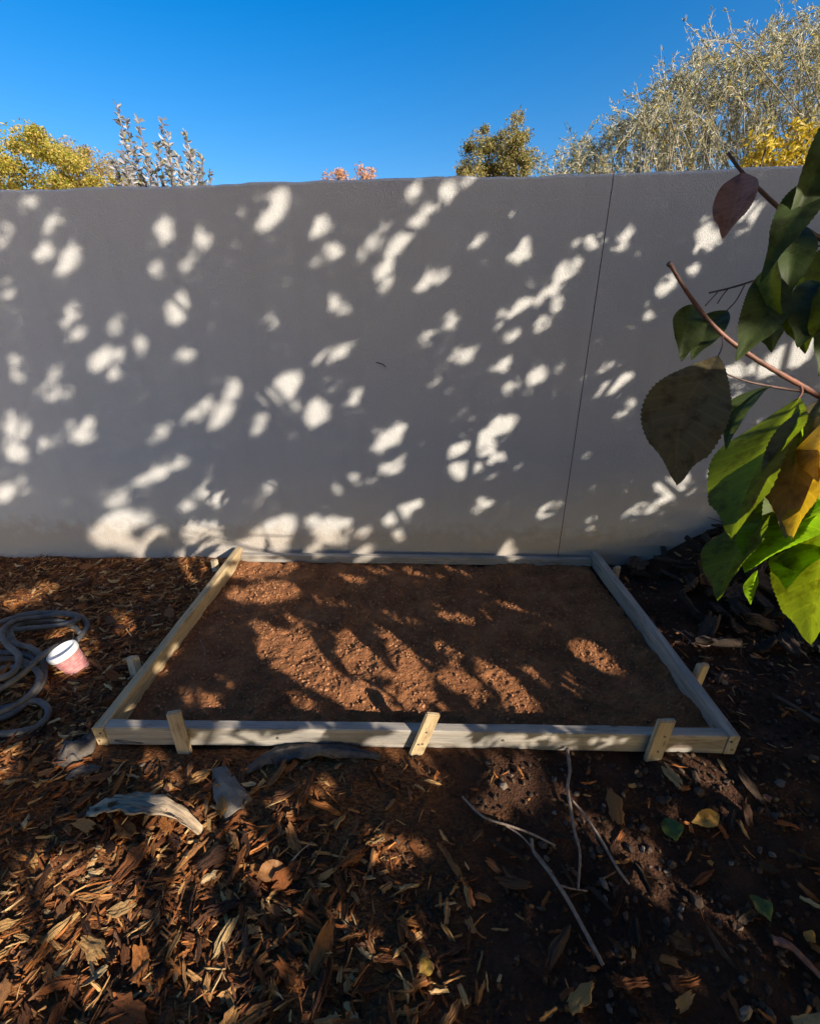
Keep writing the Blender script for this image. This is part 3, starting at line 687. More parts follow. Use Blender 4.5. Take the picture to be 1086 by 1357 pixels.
shard([(978, 1340), (984, 1336), (991, 1337), (995, 1344), (992, 1352), (984, 1355), (977, 1349)][::-1], 0.016, M['grey_stone'], 'roundish pale pebble at the bottom right edge', 'stone', seed=8)
def root_path(name, pts, r0, r1, label, mat='root', branches=()):
    mb = MB()
    for k, (pp, a, b) in enumerate([(pts, r0, r1), *branches]):
        P = smooth_path([on_ground(px, py) + np.array([0, 0, 0.012 + h]) for px, py, h in pp], 8)
        mb.tube(P, np.linspace(a, b, len(P)) * (1 + 0.25 * vnoise(np.arange(len(P)) * 0.7, np.zeros(len(P)), 40)), 7)
    return tag(mb.build(name, M[mat], None, True), label, 'twig')
root_path('dry_root', [(750, 998, .01), (753, 1030, .02), (750, 1052, .02), (755, 1085, .02), (759, 1110, .02), (766, 1140, .02), (764, 1183, .01)], 0.006, 0.0035, 'pale forked root running down from the front board',
          branches=[([(756, 1066, .01), (775, 1092, .018), (795, 1122, .015), (815, 1155, .01), (832, 1175, .0)], 0.0045, 0.004)])
root_path('dry_twig', [(612, 1062, .01), (640, 1090, .015), (675, 1102, .015), (705, 1112, .01), (735, 1124, .0)], 0.004, 0.003, 'thin curved twig on dark soil below the middle stake',
          branches=[([(668, 1100, .012), (690, 1115, .012), (712, 1140, .01), (730, 1160, .005)], 0.003, 0.002)])
root_path('dry_twig', [(703, 1118, .012), (706, 1136, .014), (728, 1166, .015), (750, 1200, .015), (775, 1245, .012), (797, 1284, .005)], 0.005, 0.0055, 'pale bent twig pointing to the bottom edge right of centre')
root_path('dry_twig', [(735, 1178, .01), (755, 1184, .012), (776, 1187, .01)], 0.003, 0.002, 'short thin twig crossing the foot of the pale root')
root_path('dry_twig', [(1020, 925, .01), (1045, 940, .015), (1075, 958, .012), (1110, 975, .01)], 0.007, 0.008, 'dark stick at the right edge below the side stake', 'bark')
root_path('dry_twig', [(385, 1150, .01), (400, 1136, .02), (414, 1122, .01)], 0.003, 0.002, 'short straight twig beside the orange fallen leaf')
root_path('dry_twig', [(905, 840, .01), (920, 852, .02), (930, 848, .02), (941, 838, .01)], 0.003, 0.002, 'thin sunlit root outside the right board', branches=[([(915, 856, .01), (935, 862, .015), (955, 850, .01)], .0025, .0015), ([(890, 838, .01), (905, 848, .015), (920, 862, .01)], .003, .002)])
root_path('dry_twig', [(268, 862, .06), (275, 880, .06), (270, 900, .055)], 0.0025, 0.002, 'thin root lying on the bed soil beside the left board')
root_path('wire_loop', [(150, 984, .012), (160, 990, .015), (185, 992, .015), (212, 987, .012)], 0.003, 0.003, 'thin grey wire curving below the left front board', 'hose')['category'] = 'wire'
root_path('bark_sliver', [(1020, 1252, .01), (1040, 1262, .02), (1060, 1280, .018), (1090, 1308, .01)], 0.011, 0.006, 'orange brown stick sunlit at the right bottom edge', 'twig_pink')['category'] = 'stick'

def leaf_mesh(name, base, tip, width, normal, mat, parent=None, fold=0.25, curl=0.15, sag=0.0, serr=0.04, shape=0.45, skew=0.0, wave=0.05, seed=0, nl=26, petiole=None):
    base = np.array(base, float); tip = np.array(tip, float); d = tip - base; L = np.linalg.norm(d); d /= L
    nrm = np.array(normal, float); nrm -= d * (nrm @ d); nrm /= np.linalg.norm(nrm); s = np.cross(nrm, d)
    V = []; uv = []; m = 9; r = np.random.default_rng(seed)
    for i in range(nl + 1):
        u = i / nl; w = math.sin(math.pi * u ** (1.55 - shape)) ** 0.85 * (1 if u < 0.78 else 1 - 0.26 * math.sin((u - 0.78) / 0.22 * math.pi))
        if i == 0: w = 0.02
        if i == nl: w = 0.004
        c = base + d * L * u + nrm * (curl * L * 4 * u * (1 - u)) + s * (skew * L * math.sin(u * math.pi)) + np.array([0, 0, -sag * L * u * u])
        for q in range(m):
            v = -1 + 2 * q / (m - 1); e = 1 + (serr * (1 if i % 2 else -1) if abs(v) == 1 else 0)
            ww = width / 2 * w * e
            up = fold * width / 2 * abs(v) * w + wave * width * math.sin(u * 11 + 2.2 * v + seed) * abs(v) * w
            P = c + s * v * ww + nrm * up + d * (0.10 * abs(v) * width * -0.3); V.append(P); uv.append((u, v))
    F = [(i * m + q, i * m + q + 1, (i + 1) * m + q + 1, (i + 1) * m + q) for i in range(nl) for q in range(m - 1)]
    return obj(name, V, F, mat, parent, uv, True)

FALLEN = [  # base px, tip px, width px, material, label, lift
    ((950, 1084), (913, 1096), 16, 'fallen', 'bright yellow fallen leaf on the dark soil at right', 0.03),
    ((703, 838), (701, 853), 11, 'fallen', 'single small yellow leaf lying on the bed soil', 0.05),
    ((941, 772), (925, 784), 16, 'fallen_brown', 'small orange leaf on the dark bark heap at right', 0.07),
    ((957, 726), (934, 752), 16, 'fallen_brown', 'curled brown dead leaf below the hanging green leaves', 0.12),
    ((1030, 812), (1060, 824), 22, 'fallen_brown', 'light brown dead leaf on the ground under the hanging branch', 0.06),
    ((880, 1088), (895, 1120), 22, 'fallen_green', 'dark green fallen leaf left of the yellow one', 0.02),
    ((990, 1192), (1018, 1230), 20, 'fallen_green', 'green fallen leaf near the right bottom edge', 0.035),
    ((1062, 1240), (1078, 1255), 13, 'fallen', 'small dull yellow leaf at the far bottom right', 0.025),
    ((376, 1152), (340, 1172), 18, 'fallen_brown', 'orange curled fallen leaf in the mulch left of centre', 0.045),
    ((556, 1296), (572, 1278), 16, 'fallen', 'dim yellow leaf in shade near the bottom centre', 0.02),
    ((936, 1144), (942, 1152), 7, 'fallen', 'tiny pale leaf below the yellow fallen leaf', 0.02),
    ((1010, 1056), (1018, 1068), 8, 'leaf_red', 'small red leaf on the soil right of the frame corner', 0.02)]
for k, (b, t, w, mt, lab, lift) in enumerate(FALLEN):
    B = on_ground(*b); T = on_ground(*t); B[2] += lift * 0.6; T[2] += lift * 0.7
    d = (B - _cp) @ _fw
    tag(leaf_mesh('fallen_leaf', B, T, w * d / FPX * 1.25, (0.15 * (-1) ** k, -0.35, 1), M[mt], None, 0.3, 0.12, 0, 0.02, 0.5, 0.03, 0.09, k, 16), lab, 'leaf')

def wall_plant():
    r = np.random.default_rng(91); base = np.array([2.12, 2.34, float(ground_z(2.12, 2.34))]); root = empty('leafy_plant', base)
    tag(root, 'low dark leafy plant against the wall behind the right frame corner', 'plant')
    for k in range(11):
        a = r.uniform(0, 2 * math.pi); tip = np.array([math.cos(a) * r.uniform(0.1, 0.34), math.sin(a) * r.uniform(0.05, 0.2), r.uniform(0.10, 0.34)])
        if k < 3: tip[0] = -0.30 + 0.06 * k
        P = smooth_path([(0, 0, -0.04), tip * np.array([0.4, 0.4, 0.7]), tip], 5); V, F, uv = tube(P, np.linspace(0.005, 0.0018, len(P)), 5); obj('stem', V, F, M['twig'], root, uv, True)
        for j in range(5):
            b = P[int(len(P) * (0.35 + 0.13 * j)) - 1]; d = np.array([r.normal(), r.normal() * 0.7, r.normal() * 0.4 - 0.2]); d /= np.linalg.norm(d); L = r.uniform(0.07, 0.13)
            leaf_mesh('leaf', b, b + d * L, L * 0.42, (r.normal() * 0.5, r.normal() * 0.5 - 0.3, 1), M[('leaf_dark', 'leaf_dark', 'leaf_olive', 'fallen_brown')[int(r.integers(4))]], root, 0.3, 0.15, 0.2, 0.02, 0.5, 0.03, 0.05, k * 7 + j, 12)
wall_plant()

# ------------------------------------------------------------------ leaf clouds
def leaf_cloud(P, D, L, W, r, fold=0.25):
    """P bases, D unit directions, two-quad leaves folded on the midrib"""
    n = len(P); N = r.normal(size=(n, 3)); N -= D * (N * D).sum(1)[:, None]; N /= np.linalg.norm(N, axis=1)[:, None] + 1e-9; Sd = np.cross(N, D)
    L = L[:, None]; W = W[:, None]; up = N * W * fold
    V = np.stack([P, P + D * L * 0.3 + Sd * W * 0.46 + up, P + D * L * 0.68 + Sd * W * 0.42 + up, P + D * L, P + D * L * 0.68 - Sd * W * 0.42 + up, P + D * L * 0.3 - Sd * W * 0.46 + up], 1)
    o = (np.arange(n) * 6)[:, None]
    F = np.stack([o + np.array([[0, 1, 2, 3]]), o + np.array([[0, 3, 4, 5]])], 1).reshape(-1, 4)
    return V.reshape(-1, 3), F
def rand_dirs(n, r, bias=(0, 0, 0)):
    d = r.normal(size=(n, 3)) + np.array(bias); return d / np.linalg.norm(d, axis=1)[:, None]

# ------------------------------------------------------------------ plants beyond the wall
def limb(mb, a, b, r0, r1, r, wob=0.06, n=5):
    a = np.array(a, float); b = np.array(b, float); t = np.linspace(0, 1, n)[:, None]
    P = a + (b - a) * t + r.normal(size=(n, 3)) * wob * np.linalg.norm(b - a) * np.sin(t * np.pi); P[0] = a; P[-1] = b
    P = smooth_path(P, 4); mb.tube(P, np.linspace(r0, r1, len(P)), 6)
def clump_tree(name, label, outline, Y, depth, n_clump, n_leaf, mat, lsize, seed, trunk_px, cat='tree', clump_r=0.35, trunk_r=0.12):
    """outline: polygon in photo pixels of the crown as seen over the wall, turned into metres at distance Y"""
    r = np.random.default_rng(seed); poly = np.array([at_y(x, y, Y)[[0, 2]] for x, y in outline])
    def inside(p):
        c = np.zeros(len(p), bool); j = len(poly) - 1
        for i in range(len(poly)):
            a, b = poly[i], poly[j]
            hit = ((a[1] > p[:, 1]) != (b[1] > p[:, 1])) & (p[:, 0] < (b[0] - a[0]) * (p[:, 1] - a[1]) / (b[1] - a[1] + 1e-9) + a[0]); c ^= hit; j = i
        return c
    lo, hi = poly.min(0), poly.max(0); q = r.uniform(lo, hi, (n_clump * 12, 2)); q = q[inside(q)][:n_clump]
    C = np.column_stack([q[:, 0], Y + depth * r.uniform(-0.5, 0.5, len(q)), q[:, 1]])
    root = empty(name, (float(C[:, 0].mean()), Y, -0.04)); off = np.array(root.location)
    base = np.array([at_y(trunk_px, 240, Y)[0], Y, -0.05]); mb = MB(); fork = base + np.array([0, 0, C[:, 2].min() * 0.62])
    limb(mb, base, fork, trunk_r, trunk_r * 0.75, r, 0.03); mb.V = [v - off for v in mb.V]; mb.build('trunk', M['bark'], root, True)
    mb = MB()
    for c in C[:: max(1, len(C) // 26)]: limb(mb, fork + r.normal(size=3) * 0.03, c, trunk_r * 0.38, 0.008, r, 0.08)
    mb.V = [v - off for v in mb.V]; mb.build('limbs', M['bark'], root, True)
    k = r.integers(len(C), size=n_leaf); g = r.normal(size=(n_leaf, 3)); g /= np.linalg.norm(g, axis=1)[:, None]
    rad = clump_r * (0.35 + 0.65 * r.random((len(C), 1)))[k] * r.random((n_leaf, 1)) ** 0.45
    P = C[k] + g * rad * np.array([1, 1, 0.85])
    V, F = leaf_cloud(P - off, rand_dirs(n_leaf, r, (0, 0, -0.3)), r.uniform(0.7, 1.3, n_leaf) * lsize[0], r.uniform(0.7, 1.3, n_leaf) * lsize[1], r)
    o = obj('crown', V, F, mat, root); o['kind'] = 'stuff'
    return tag(root, label, cat)
gold = mat_leaf('gold_foliage', [(0, (0.12, 0.15, 0.03)), (0.35, (0.28, 0.27, 0.045)), (0.7, (0.43, 0.35, 0.06)), (1, (0.55, 0.42, 0.14))], 0.4, tcol=(1.7, 1.5, 0.7))
gold2 = mat_leaf('tan_foliage', [(0, (0.13, 0.13, 0.035)), (0.4, (0.30, 0.22, 0.07)), (1, (0.44, 0.34, 0.17))], 0.3, tcol=(1.5, 1.3, 0.7))
olive = mat_leaf('olive_foliage', [(0, (0.07, 0.085, 0.025)), (0.4, (0.17, 0.165, 0.05)), (0.75, (0.31, 0.25, 0.08)), (1, (0.46, 0.38, 0.22))], 0.3, tcol=(1.6, 1.4, 0.6))
coral = mat_leaf('coral_foliage', [(0, (0.36, 0.18, 0.11)), (0.5, (0.50, 0.27, 0.16)), (1, (0.56, 0.40, 0.25))], 0.3, tcol=(1.3, 1.0, 0.8))
silver = mat_leaf('silver_foliage', [(0, (0.10, 0.115, 0.06)), (0.35, (0.28, 0.285, 0.21)), (0.65, (0.46, 0.45, 0.37)), (0.86, (0.60, 0.575, 0.49)), (0.9, (0.48, 0.36, 0.06)), (1, (0.55, 0.44, 0.10))], 0.35, 0.45, tcol=(1.4, 1.35, 0.9))
lilac = mat_leaf('grey_leaf', [(0, (0.13, 0.14, 0.12)), (0.4, (0.30, 0.29, 0.31)), (0.8, (0.46, 0.45, 0.48)), (1, (0.36, 0.33, 0.14))], 0.35, 0.6, spec=0.2, tcol=(1.4, 1.4, 1.0))
yellow = mat_leaf('yellow_foliage', [(0, (0.30, 0.22, 0.02)), (0.5, (0.50, 0.38, 0.03)), (1, (0.58, 0.46, 0.08))], 0.35, tcol=(1.3, 1.2, 0.5))
clump_tree('yellow_tree', 'yellow green autumn tree rising over the left end of the wall', [(-140, 330), (-140, 160), (-60, 166), (0, 172), (30, 174), (48, 170), (72, 178), (96, 192), (112, 212), (120, 330)], 13, 2.4, 260, 52000, gold, (0.07, 0.03), 51, 0, clump_r=0.36)
clump_tree('tan_tree', 'tan feathery tree behind the grey leaved shrub at left', [(80, 330), (92, 196), (112, 196), (140, 208), (165, 222), (190, 234), (200, 330)], 15, 2.0, 130, 26000, gold2, (0.07, 0.024), 52, 130, clump_r=0.4)
clump_tree('olive_tree', 'olive green tree top over the wall right of centre', [(612, 320), (612, 215), (622, 190), (645, 176), (668, 168), (682, 164), (694, 180), (706, 208), (712, 228), (716, 320)], 14, 2.0, 190, 34000, olive, (0.065, 0.024), 53, 660, clump_r=0.27)
clump_tree('coral_tree', 'small coral red tree tip peeping over the wall', [(434, 300), (434, 224), (448, 216), (460, 226), (475, 228), (490, 222), (502, 226), (504, 300)], 17, 1.0, 60, 5000, coral, (0.08, 0.035), 54, 468, clump_r=0.22, trunk_r=0.08)
clump_tree('pale_shrub', 'tiny pale leaf tuft over the wall beside the silver thicket', [(728, 300), (730, 226), (742, 216), (754, 228), (756, 300)], 15, 0.8, 24, 900, gold2, (0.07, 0.03), 55, 742, 'shrub', clump_r=0.2, trunk_r=0.05)
clump_tree('yellow_shrub', 'bright yellow leaved shrub over the right end of the wall', [(968, 290), (985, 205), (1005, 182), (1030, 166), (1060, 160), (1090, 150), (1180, 140), (1180, 290)], 4.7, 0.5, 110, 3600, yellow, (0.045, 0.018), 56, 1060, 'shrub', clump_r=0.16, trunk_r=0.03)
def silver_thicket():
    r = np.random.default_rng(61); root = empty('willow_thicket', (2.6, 5.6, -0.04)); off = np.array(root.location)
    tag(root, 'silvery willow thicket of arching whips over the wall at right', 'shrub')
    top = np.array([(752, 222), (790, 196), (830, 168), (870, 134), (905, 100), (935, 70), (970, 62), (1000, 36), (1040, 40), (1086, 16), (1200, 0)], float)
    sb = MB(); LP = []; LD = []
    for k in range(230):
        px = r.uniform(752, 1190) if k % 3 else r.uniform(840, 1150); ty = np.interp(px, top[:, 0], top[:, 1]); Y = r.uniform(5.0, 6.4)
        lev = r.random() ** 0.8; py = ty + (245 - ty) * (1 - lev) * 0.95 + r.normal(0, 6)
        tip = at_y(px, min(py, 240), Y); lean = r.normal(-0.35, 0.75); bx = tip[0] - lean * 0.8 + 0.25
        mid = np.array([bx + 0.35 * (tip[0] - bx), Y + r.normal(0, 0.15), tip[2] * 0.62]); base = np.array([2.7 + (bx - 2.7) * 0.35, Y * 0.5 + 2.8, -0.05])
        over = tip + np.array([lean * 0.18, 0, -0.05 * abs(lean)])
        P = smooth_path([base, mid, tip, over], 9); sb.tube(P[:: 2], np.linspace(0.010, 0.0016, len(P[::2])), 4)
        for _ in range(4):
            j = int(len(P) * r.uniform(0.45, 0.97)); j = min(j, len(P) - 2); dd = rand_dirs(1, r, (0, 0, 0.5))[0]; ll = r.uniform(0.12, 0.42)
            Sx = smooth_path([P[j], P[j] + dd * ll * 0.5 + (P[j + 1] - P[j]), P[j] + dd * ll + np.array([0, 0, -0.05])], 5); sb.tube(Sx[::2], np.linspace(0.004, 0.0014, len(Sx[::2])), 3)
            m = 30; i = r.integers(1, len(Sx), m); LP.append(Sx[i] + r.normal(size=(m, 3)) * 0.012); D = dd + r.normal(size=(m, 3)) * 0.7; LD.append(D / np.linalg.norm(D, axis=1)[:, None])
        m = 95; u = len(P) - 1 - r.random(m) ** 1.5 * len(P) * 0.52; i = np.clip(u.astype(int), 0, len(P) - 2); f = (u - i)[:, None]
        Q = P[i] * (1 - f) + P[i + 1] * f; T = P[i + 1] - P[i]; T /= np.linalg.norm(T, axis=1)[:, None]
        LP.append(Q + r.normal(size=(m, 3)) * 0.012); D = T * 0.9 + r.normal(size=(m, 3)) * 0.75; LD.append(D / np.linalg.norm(D, axis=1)[:, None])
    sb.V = [v - off for v in sb.V]; s = sb.build('stems', mat_plain('pale_stem', (0.20, 0.17, 0.12), (0.36, 0.32, 0.25), 40, 0.7, 0.2), root); s['kind'] = 'stuff'
    P = np.vstack(LP); D = np.vstack(LD); n = len(P)
    V, F = leaf_cloud(P - off, D, r.uniform(0.025, 0.055, n), r.uniform(0.006, 0.012, n), r); o = obj('crown', V, F, silver, root); o['kind'] = 'stuff'
silver_thicket()
def grey_shrub():
    r = np.random.default_rng(62); Y = 4.6; root = empty('grey_leaved_shrub', (float(at_y(210, 240, Y)[0]), Y, -0.04)); off = np.array(root.location)
    tag(root, 'upright shrub with grey leaves on spiky shoots above the wall at left', 'shrub')
    tips = [(154, 138), (166, 158), (184, 160), (178, 196), (160, 190), (214, 158), (222, 178), (208, 190), (245, 174), (252, 196), (266, 206), (236, 206), (196, 206), (152, 214), (278, 230), (188, 226), (225, 222), (262, 228), (172, 222), (205, 218), (243, 226)]
    LP = []; LD = []; cen = at_y(214, 300, Y)
    for k, (px, py) in enumerate(tips):
        y = Y + r.uniform(-0.3, 0.3); tip = at_y(px, py, y); base = np.array([cen[0] + (tip[0] - cen[0]) * 0.25, Y + (y - Y) * 0.3, -0.05]); mid = np.array([cen[0] + (tip[0] - cen[0]) * 0.8, y, 0.6 * tip[2] + 0.3])
        P = smooth_path([base, mid, tip], 14); V, F, uv = tube(P - off, np.linspace(0.011, 0.0025, len(P)), 5); obj('stem', V, F, M['twig'], root, uv, True)
        m = 85; u = 27.9 - r.random(m) * 12.5; u[:2] = 27.9; i = np.clip(u.astype(int), 0, len(P) - 2); f = (u - i)[:, None]; LP.append(P[i] * (1 - f) + P[i + 1] * f)
        D = r.normal(size=(m, 3)) * np.array([0.8, 0.8, 0.25]) + np.array([0, 0, 0.55]); LD.append(D / np.linalg.norm(D, axis=1)[:, None])
    P = np.vstack(LP); D = np.vstack(LD); n = len(P)
    V, F = leaf_cloud(P - off, D, r.uniform(0.035, 0.062, n), r.uniform(0.018, 0.028, n), r, 0.3); o = obj('crown', V, F, lilac, root); o['kind'] = 'stuff'
grey_shrub()

# ------------------------------------------------------------------ the fruit trees behind and right of the camera
# sun flecks seen on the wall and ground: photo x, y, length, width, angle (deg, anticlockwise), strength
FLECKS = """40 262 28 24 20 .9;70 292 36 30 45 .6;55 332 36 30 50 .6;92 345 50 26 55 1;5 310 40 18 70 .6;15 395 45 16 -70 .5;215 305 28 16 65 .8;265 307 18 10 50 .5;272 320 20 9 70 .6;250 349 26 18 45 .9;210 357 22 16 80 .7;235 410 50 34 75 1;370 268 40 20 65 1;357 292 32 16 45 1;420 302 28 14 60 1;440 329 20 14 50 .8;425 345 18 10 50 .6;440 395 26 12 75 .7;500 309 18 10 55 .6;489 331 24 16 45 .8;525 324 34 16 45 .8;509 356 36 18 45 1;509 380 30 14 65 .6;456 410 20 10 40 .4;92 417 36 16 60 .6;356 427 12 8 80 .5;
592 254 32 20 50 1;548 253 22 16 70 .9;620 238 28 10 45 .6;560 287 40 16 40 .8;634 320 24 12 70 .6;690 331 40 16 60 .8;563 372 40 18 50 .9;588 365 16 8 45 .5;753 357 48 22 38 1;768 322 28 12 35 .4;792 319 26 16 40 .8;827 315 40 12 55 .8;728 387 40 8 42 .8;689 405 36 14 38 1;665 424 16 8 30 .7;738 405 24 18 45 .8;718 431 24 14 40 .7;597 425 16 8 65 .6;933 307 30 14 40 .9;940 318 26 10 30 .9;921 356 14 13 0 1;883 378 26 10 55 .7;859 415 12 8 60 .5;995 277 44 20 40 1;993 295 30 8 45 .6;918 330 14 6 40 .6;
105 444 32 24 50 .9;132 477 40 32 45 1;156 470 22 18 60 .8;150 492 20 14 0 .5;186 455 22 14 90 .4;245 470 24 10 75 .5;152 432 26 14 45 .3;22 490 40 22 100 .6;62 522 38 30 90 .7;75 492 26 22 0 .5;86 516 18 16 0 .5;10 556 26 24 0 .8;25 572 44 36 45 .7;22 600 38 32 20 .9;90 572 38 20 95 .7;115 570 40 20 70 .9;8 652 36 22 60 .9;25 645 30 16 45 .6;65 588 30 20 0 .3;306 515 42 24 55 .9;272 534 18 14 40 .8;254 551 26 14 20 .8;292 550 48 22 45 .9;377 514 62 40 50 1;420 546 44 34 70 1;345 515 22 20 0 .6;442 512 30 18 30 .35;387 545 30 20 30 .35;345 560 28 12 60 .5;450 465 34 18 40 .8;425 475 26 12 45 .5;472 529 30 16 60 .6;212 575 40 14 40 .5;197 632 40 14 25 .8;230 617 40 16 40 .5;272 650 30 16 40 .7;288 661 26 18 30 .9;247 670 18 12 40 .9;354 646 30 20 60 .6;162 657 20 14 30 .8;148 662 16 12 30 .7;150 702 60 34 30 1;165 720 30 20 -60 .9;192 687 24 16 40 .6;202 720 50 20 50 1;260 705 34 26 90 1;282 718 30 22 -20 1;360 710 70 34 35 1;320 730 120 22 8 1;415 687 18 14 20 .8;432 700 36 22 20 1;455 692 18 12 20 .8;448 715 24 12 20 .8;417 728 30 12 45 .8;477 734 32 16 40 .9;517 580 60 16 35 1;515 625 54 14 35 .7;530 682 70 26 30 1;482 707 20 12 20 .8;525 710 22 10 20 .7;470 635 12 8 20 .5;455 643 20 8 20 .6;
678 442 20 18 30 .5;566 444 22 14 30 .4;606 474 36 10 42 .5;623 471 20 10 42 .4;575 501 20 12 40 .4;663 482 24 14 50 .35;711 498 30 16 38 .9;745 486 20 12 30 .6;682 514 28 10 55 .6;812 510 64 24 33 1;804 484 26 14 40 .3;835 535 14 10 40 .6;823 549 16 6 30 .5;610 553 16 10 60 .4;655 570 70 22 35 1;606 596 26 14 30 .9;640 594 30 16 -10 .9;656 606 24 10 30 .6;604 617 24 12 20 .8;617 623 44 16 15 .9;652 665 18 6 15 .7;639 664 12 6 15 .6;633 674 16 6 20 .6;724 676 28 18 40 .8;671 721 16 10 30 .8;665 737 24 12 20 1;789 690 12 6 30 .4;880 644 30 12 10 1;913 634 14 8 30 .8;875 663 40 10 28 .6;907 652 40 8 28 .6;848 671 18 8 30 .6;949 625 16 8 30 .7;1045 473 100 40 30 1;977 492 45 18 10 1;974 529 30 8 30 .5;
344 754 80 22 5 1;348 785 80 26 5 1;386 824 40 10 -10 .7;387 864 70 50 -30 1;267 928 50 26 -25 1;398 930 40 16 -30 .8;468 764 40 14 -20 .9;505 756 30 12 0 .8;565 758 50 16 -5 .7;607 758 40 20 -30 .7;430 797 40 12 -10 .5;530 820 40 10 -20 .7;602 820 36 12 -10 .9;638 816 24 8 -20 .7;689 812 60 12 -22 .8;754 808 45 8 -25 .6;640 783 24 6 -15 .5;406 886 130 40 -33 1;464 866 50 36 -60 1;488 928 60 24 -35 1;538 886 70 34 -55 1;542 928 50 26 -60 1;515 847 50 14 -50 .6;604 903 50 18 -20 1;665 909 100 22 -37 1;702 893 36 16 -25 .8;662 940 50 16 -30 .6;758 899 24 12 -35 .5;743 911 30 10 -20 .6;770 858 24 10 -20 .7;788 868 60 26 -30 1;691 924 40 18 -35 .8;300 905 30 12 -20 .5;440 908 130 24 -35 1;590 872 60 10 -60 .6;622 925 44 10 -35 .7;503 905 60 12 -70 .8;352 836 44 18 -18 .8;420 832 34 8 -20 .6;576 930 40 10 -60 .7;460 800 50 8 -15 .5;570 800 40 6 -15 .5;720 850 40 6 -25 .4;
209 884 14 22 50 1;226 858 14 16 50 1;168 938 14 18 60 1;267 959 44 14 20 1;317 965 34 12 20 .9;371 968 60 14 25 1;278 976 44 10 10 .7;511 967 70 16 20 1;557 957 20 8 0 .9;627 974 50 20 20 .8;755 977 60 14 20 .7;690 972 40 12 20 .6;565 968 24 40 60 1;889 868 14 30 50 .9;848 808 20 6 30 .6;859 827 22 6 30 .7;949 950 30 12 -50 1;880 994 30 8 10 .6;
27 793 50 26 10 .9;62 777 24 12 10 .7;158 812 20 10 0 .8;164 831 26 20 20 .8;77 839 24 12 10 .7;93 858 46 46 30 1;95 880 40 24 20 1;122 855 24 20 0 1;201 795 14 8 0 .6;83 816 30 8 -15 .7;56 905 14 14 0 .7;36 905 14 10 0 .6;23 976 24 10 20 .7;3 1002 20 36 0 1;97 990 36 30 40 .6;124 986 20 20 30 .7;201 1015 18 10 10 .8;216 1029 34 16 10 .8;255 1029 34 16 10 .8;
236 1088 80 26 -25 1;258 1100 40 20 -30 1;295 1144 44 34 -50 1;357 1162 34 18 20 1;324 1096 20 30 0 .5;380 1184 16 28 0 .9;324 1158 22 20 0 .8;387 1221 34 26 0 .8;243 1147 54 38 -30 .9;55 1199 54 34 30 .9;48 1250 64 54 60 1;118 1210 54 24 40 .9;180 1206 34 30 0 .8;155 1265 64 34 20 1;74 1310 64 84 60 1;250 1236 34 44 50 .9;199 1306 34 74 60 .9;22 1340 60 50 0 .8;9 1305 30 30 0 .8;254 1291 40 30 0 .6;295 1313 60 60 60 .7;118 1342 44 24 0 .9;365 1291 26 18 0 .8;125 1243 24 20 0 .8;330 1345 40 24 0 .6;120 1232 120 44 40 1;60 1322 130 56 52 1;255 1320 70 44 50 .9;190 1170 60 26 20 .8;
421 1044 34 16 0 .6;380 1070 26 18 0 .6;388 1088 18 16 0 .6;528 1145 26 24 0 1;557 1155 18 32 0 .9;583 1149 18 16 0 .9;491 1258 30 20 0 .7;660 1022 34 26 0 .9;701 1041 28 54 -60 1;668 1074 24 38 0 1;660 1221 22 18 0 .8;730 1236 22 16 0 .9;598 1269 34 18 0 .8;531 1298 18 14 0 .7;425 1346 28 18 0 .9;620 1346 32 14 0 .9;572 1026 14 12 0 .8;545 1004 40 12 0 .7;697 1022 28 26 0 1;708 1055 26 36 -60 1;752 1055 10 18 90 .9;811 1110 44 18 -25 .9;870 1140 24 16 0 .8;900 1151 30 20 0 .9;914 1188 38 26 -40 .9;944 1221 24 18 0 .8;738 1236 34 18 -30 .9;789 1331 34 18 -45 .9;885 1335 20 30 0 .9;1006 1236 28 18 0 .9;1054 1276 64 18 -35 .9;988 1346 18 16 0 .9;977 1048 44 12 -10 .8;1017 1092 30 12 -20 .7;929 1320 16 22 0 .8;903 1007 60 12 -10 .8;932 1016 30 10 -10 .8;930 1090 34 14 0 .5;
900 846 54 14 -10 .9;942 853 44 10 0 .9;945 840 24 7 20 .8;975 857 28 10 0 .8;1016 851 54 10 0 .9;1054 838 24 8 0 .8;1042 816 34 18 -30 .9;951 902 18 10 0 1;990 904 44 8 0 .9;1046 907 20 8 0 .8"""
FLK = np.array([[float(v) for v in s.split()] for s in FLECKS.replace('\n', '').split(';') if s.strip()])
def receiver_px(P):
    """follow the sunlight from points P to the wall or the ground, as photo pixels"""
    Ld = -SUN
    tw = (WALL_D + WALL_S * P[:, 0] - P[:, 1]) / (Ld[1] - WALL_S * Ld[0]); tg = (0.01 - P[:, 2]) / Ld[2]
    Q = P + np.minimum(tw, tg)[:, None] * Ld; px, py, d = project(Q); bad = d < 0.2
    return np.where(bad, -9e3, px), np.where(bad, -9e3, py)
RND = np.random.default_rng(5).random(400000)
SUN_COLUMNS = []                                   # points that the sun reaches through the crown
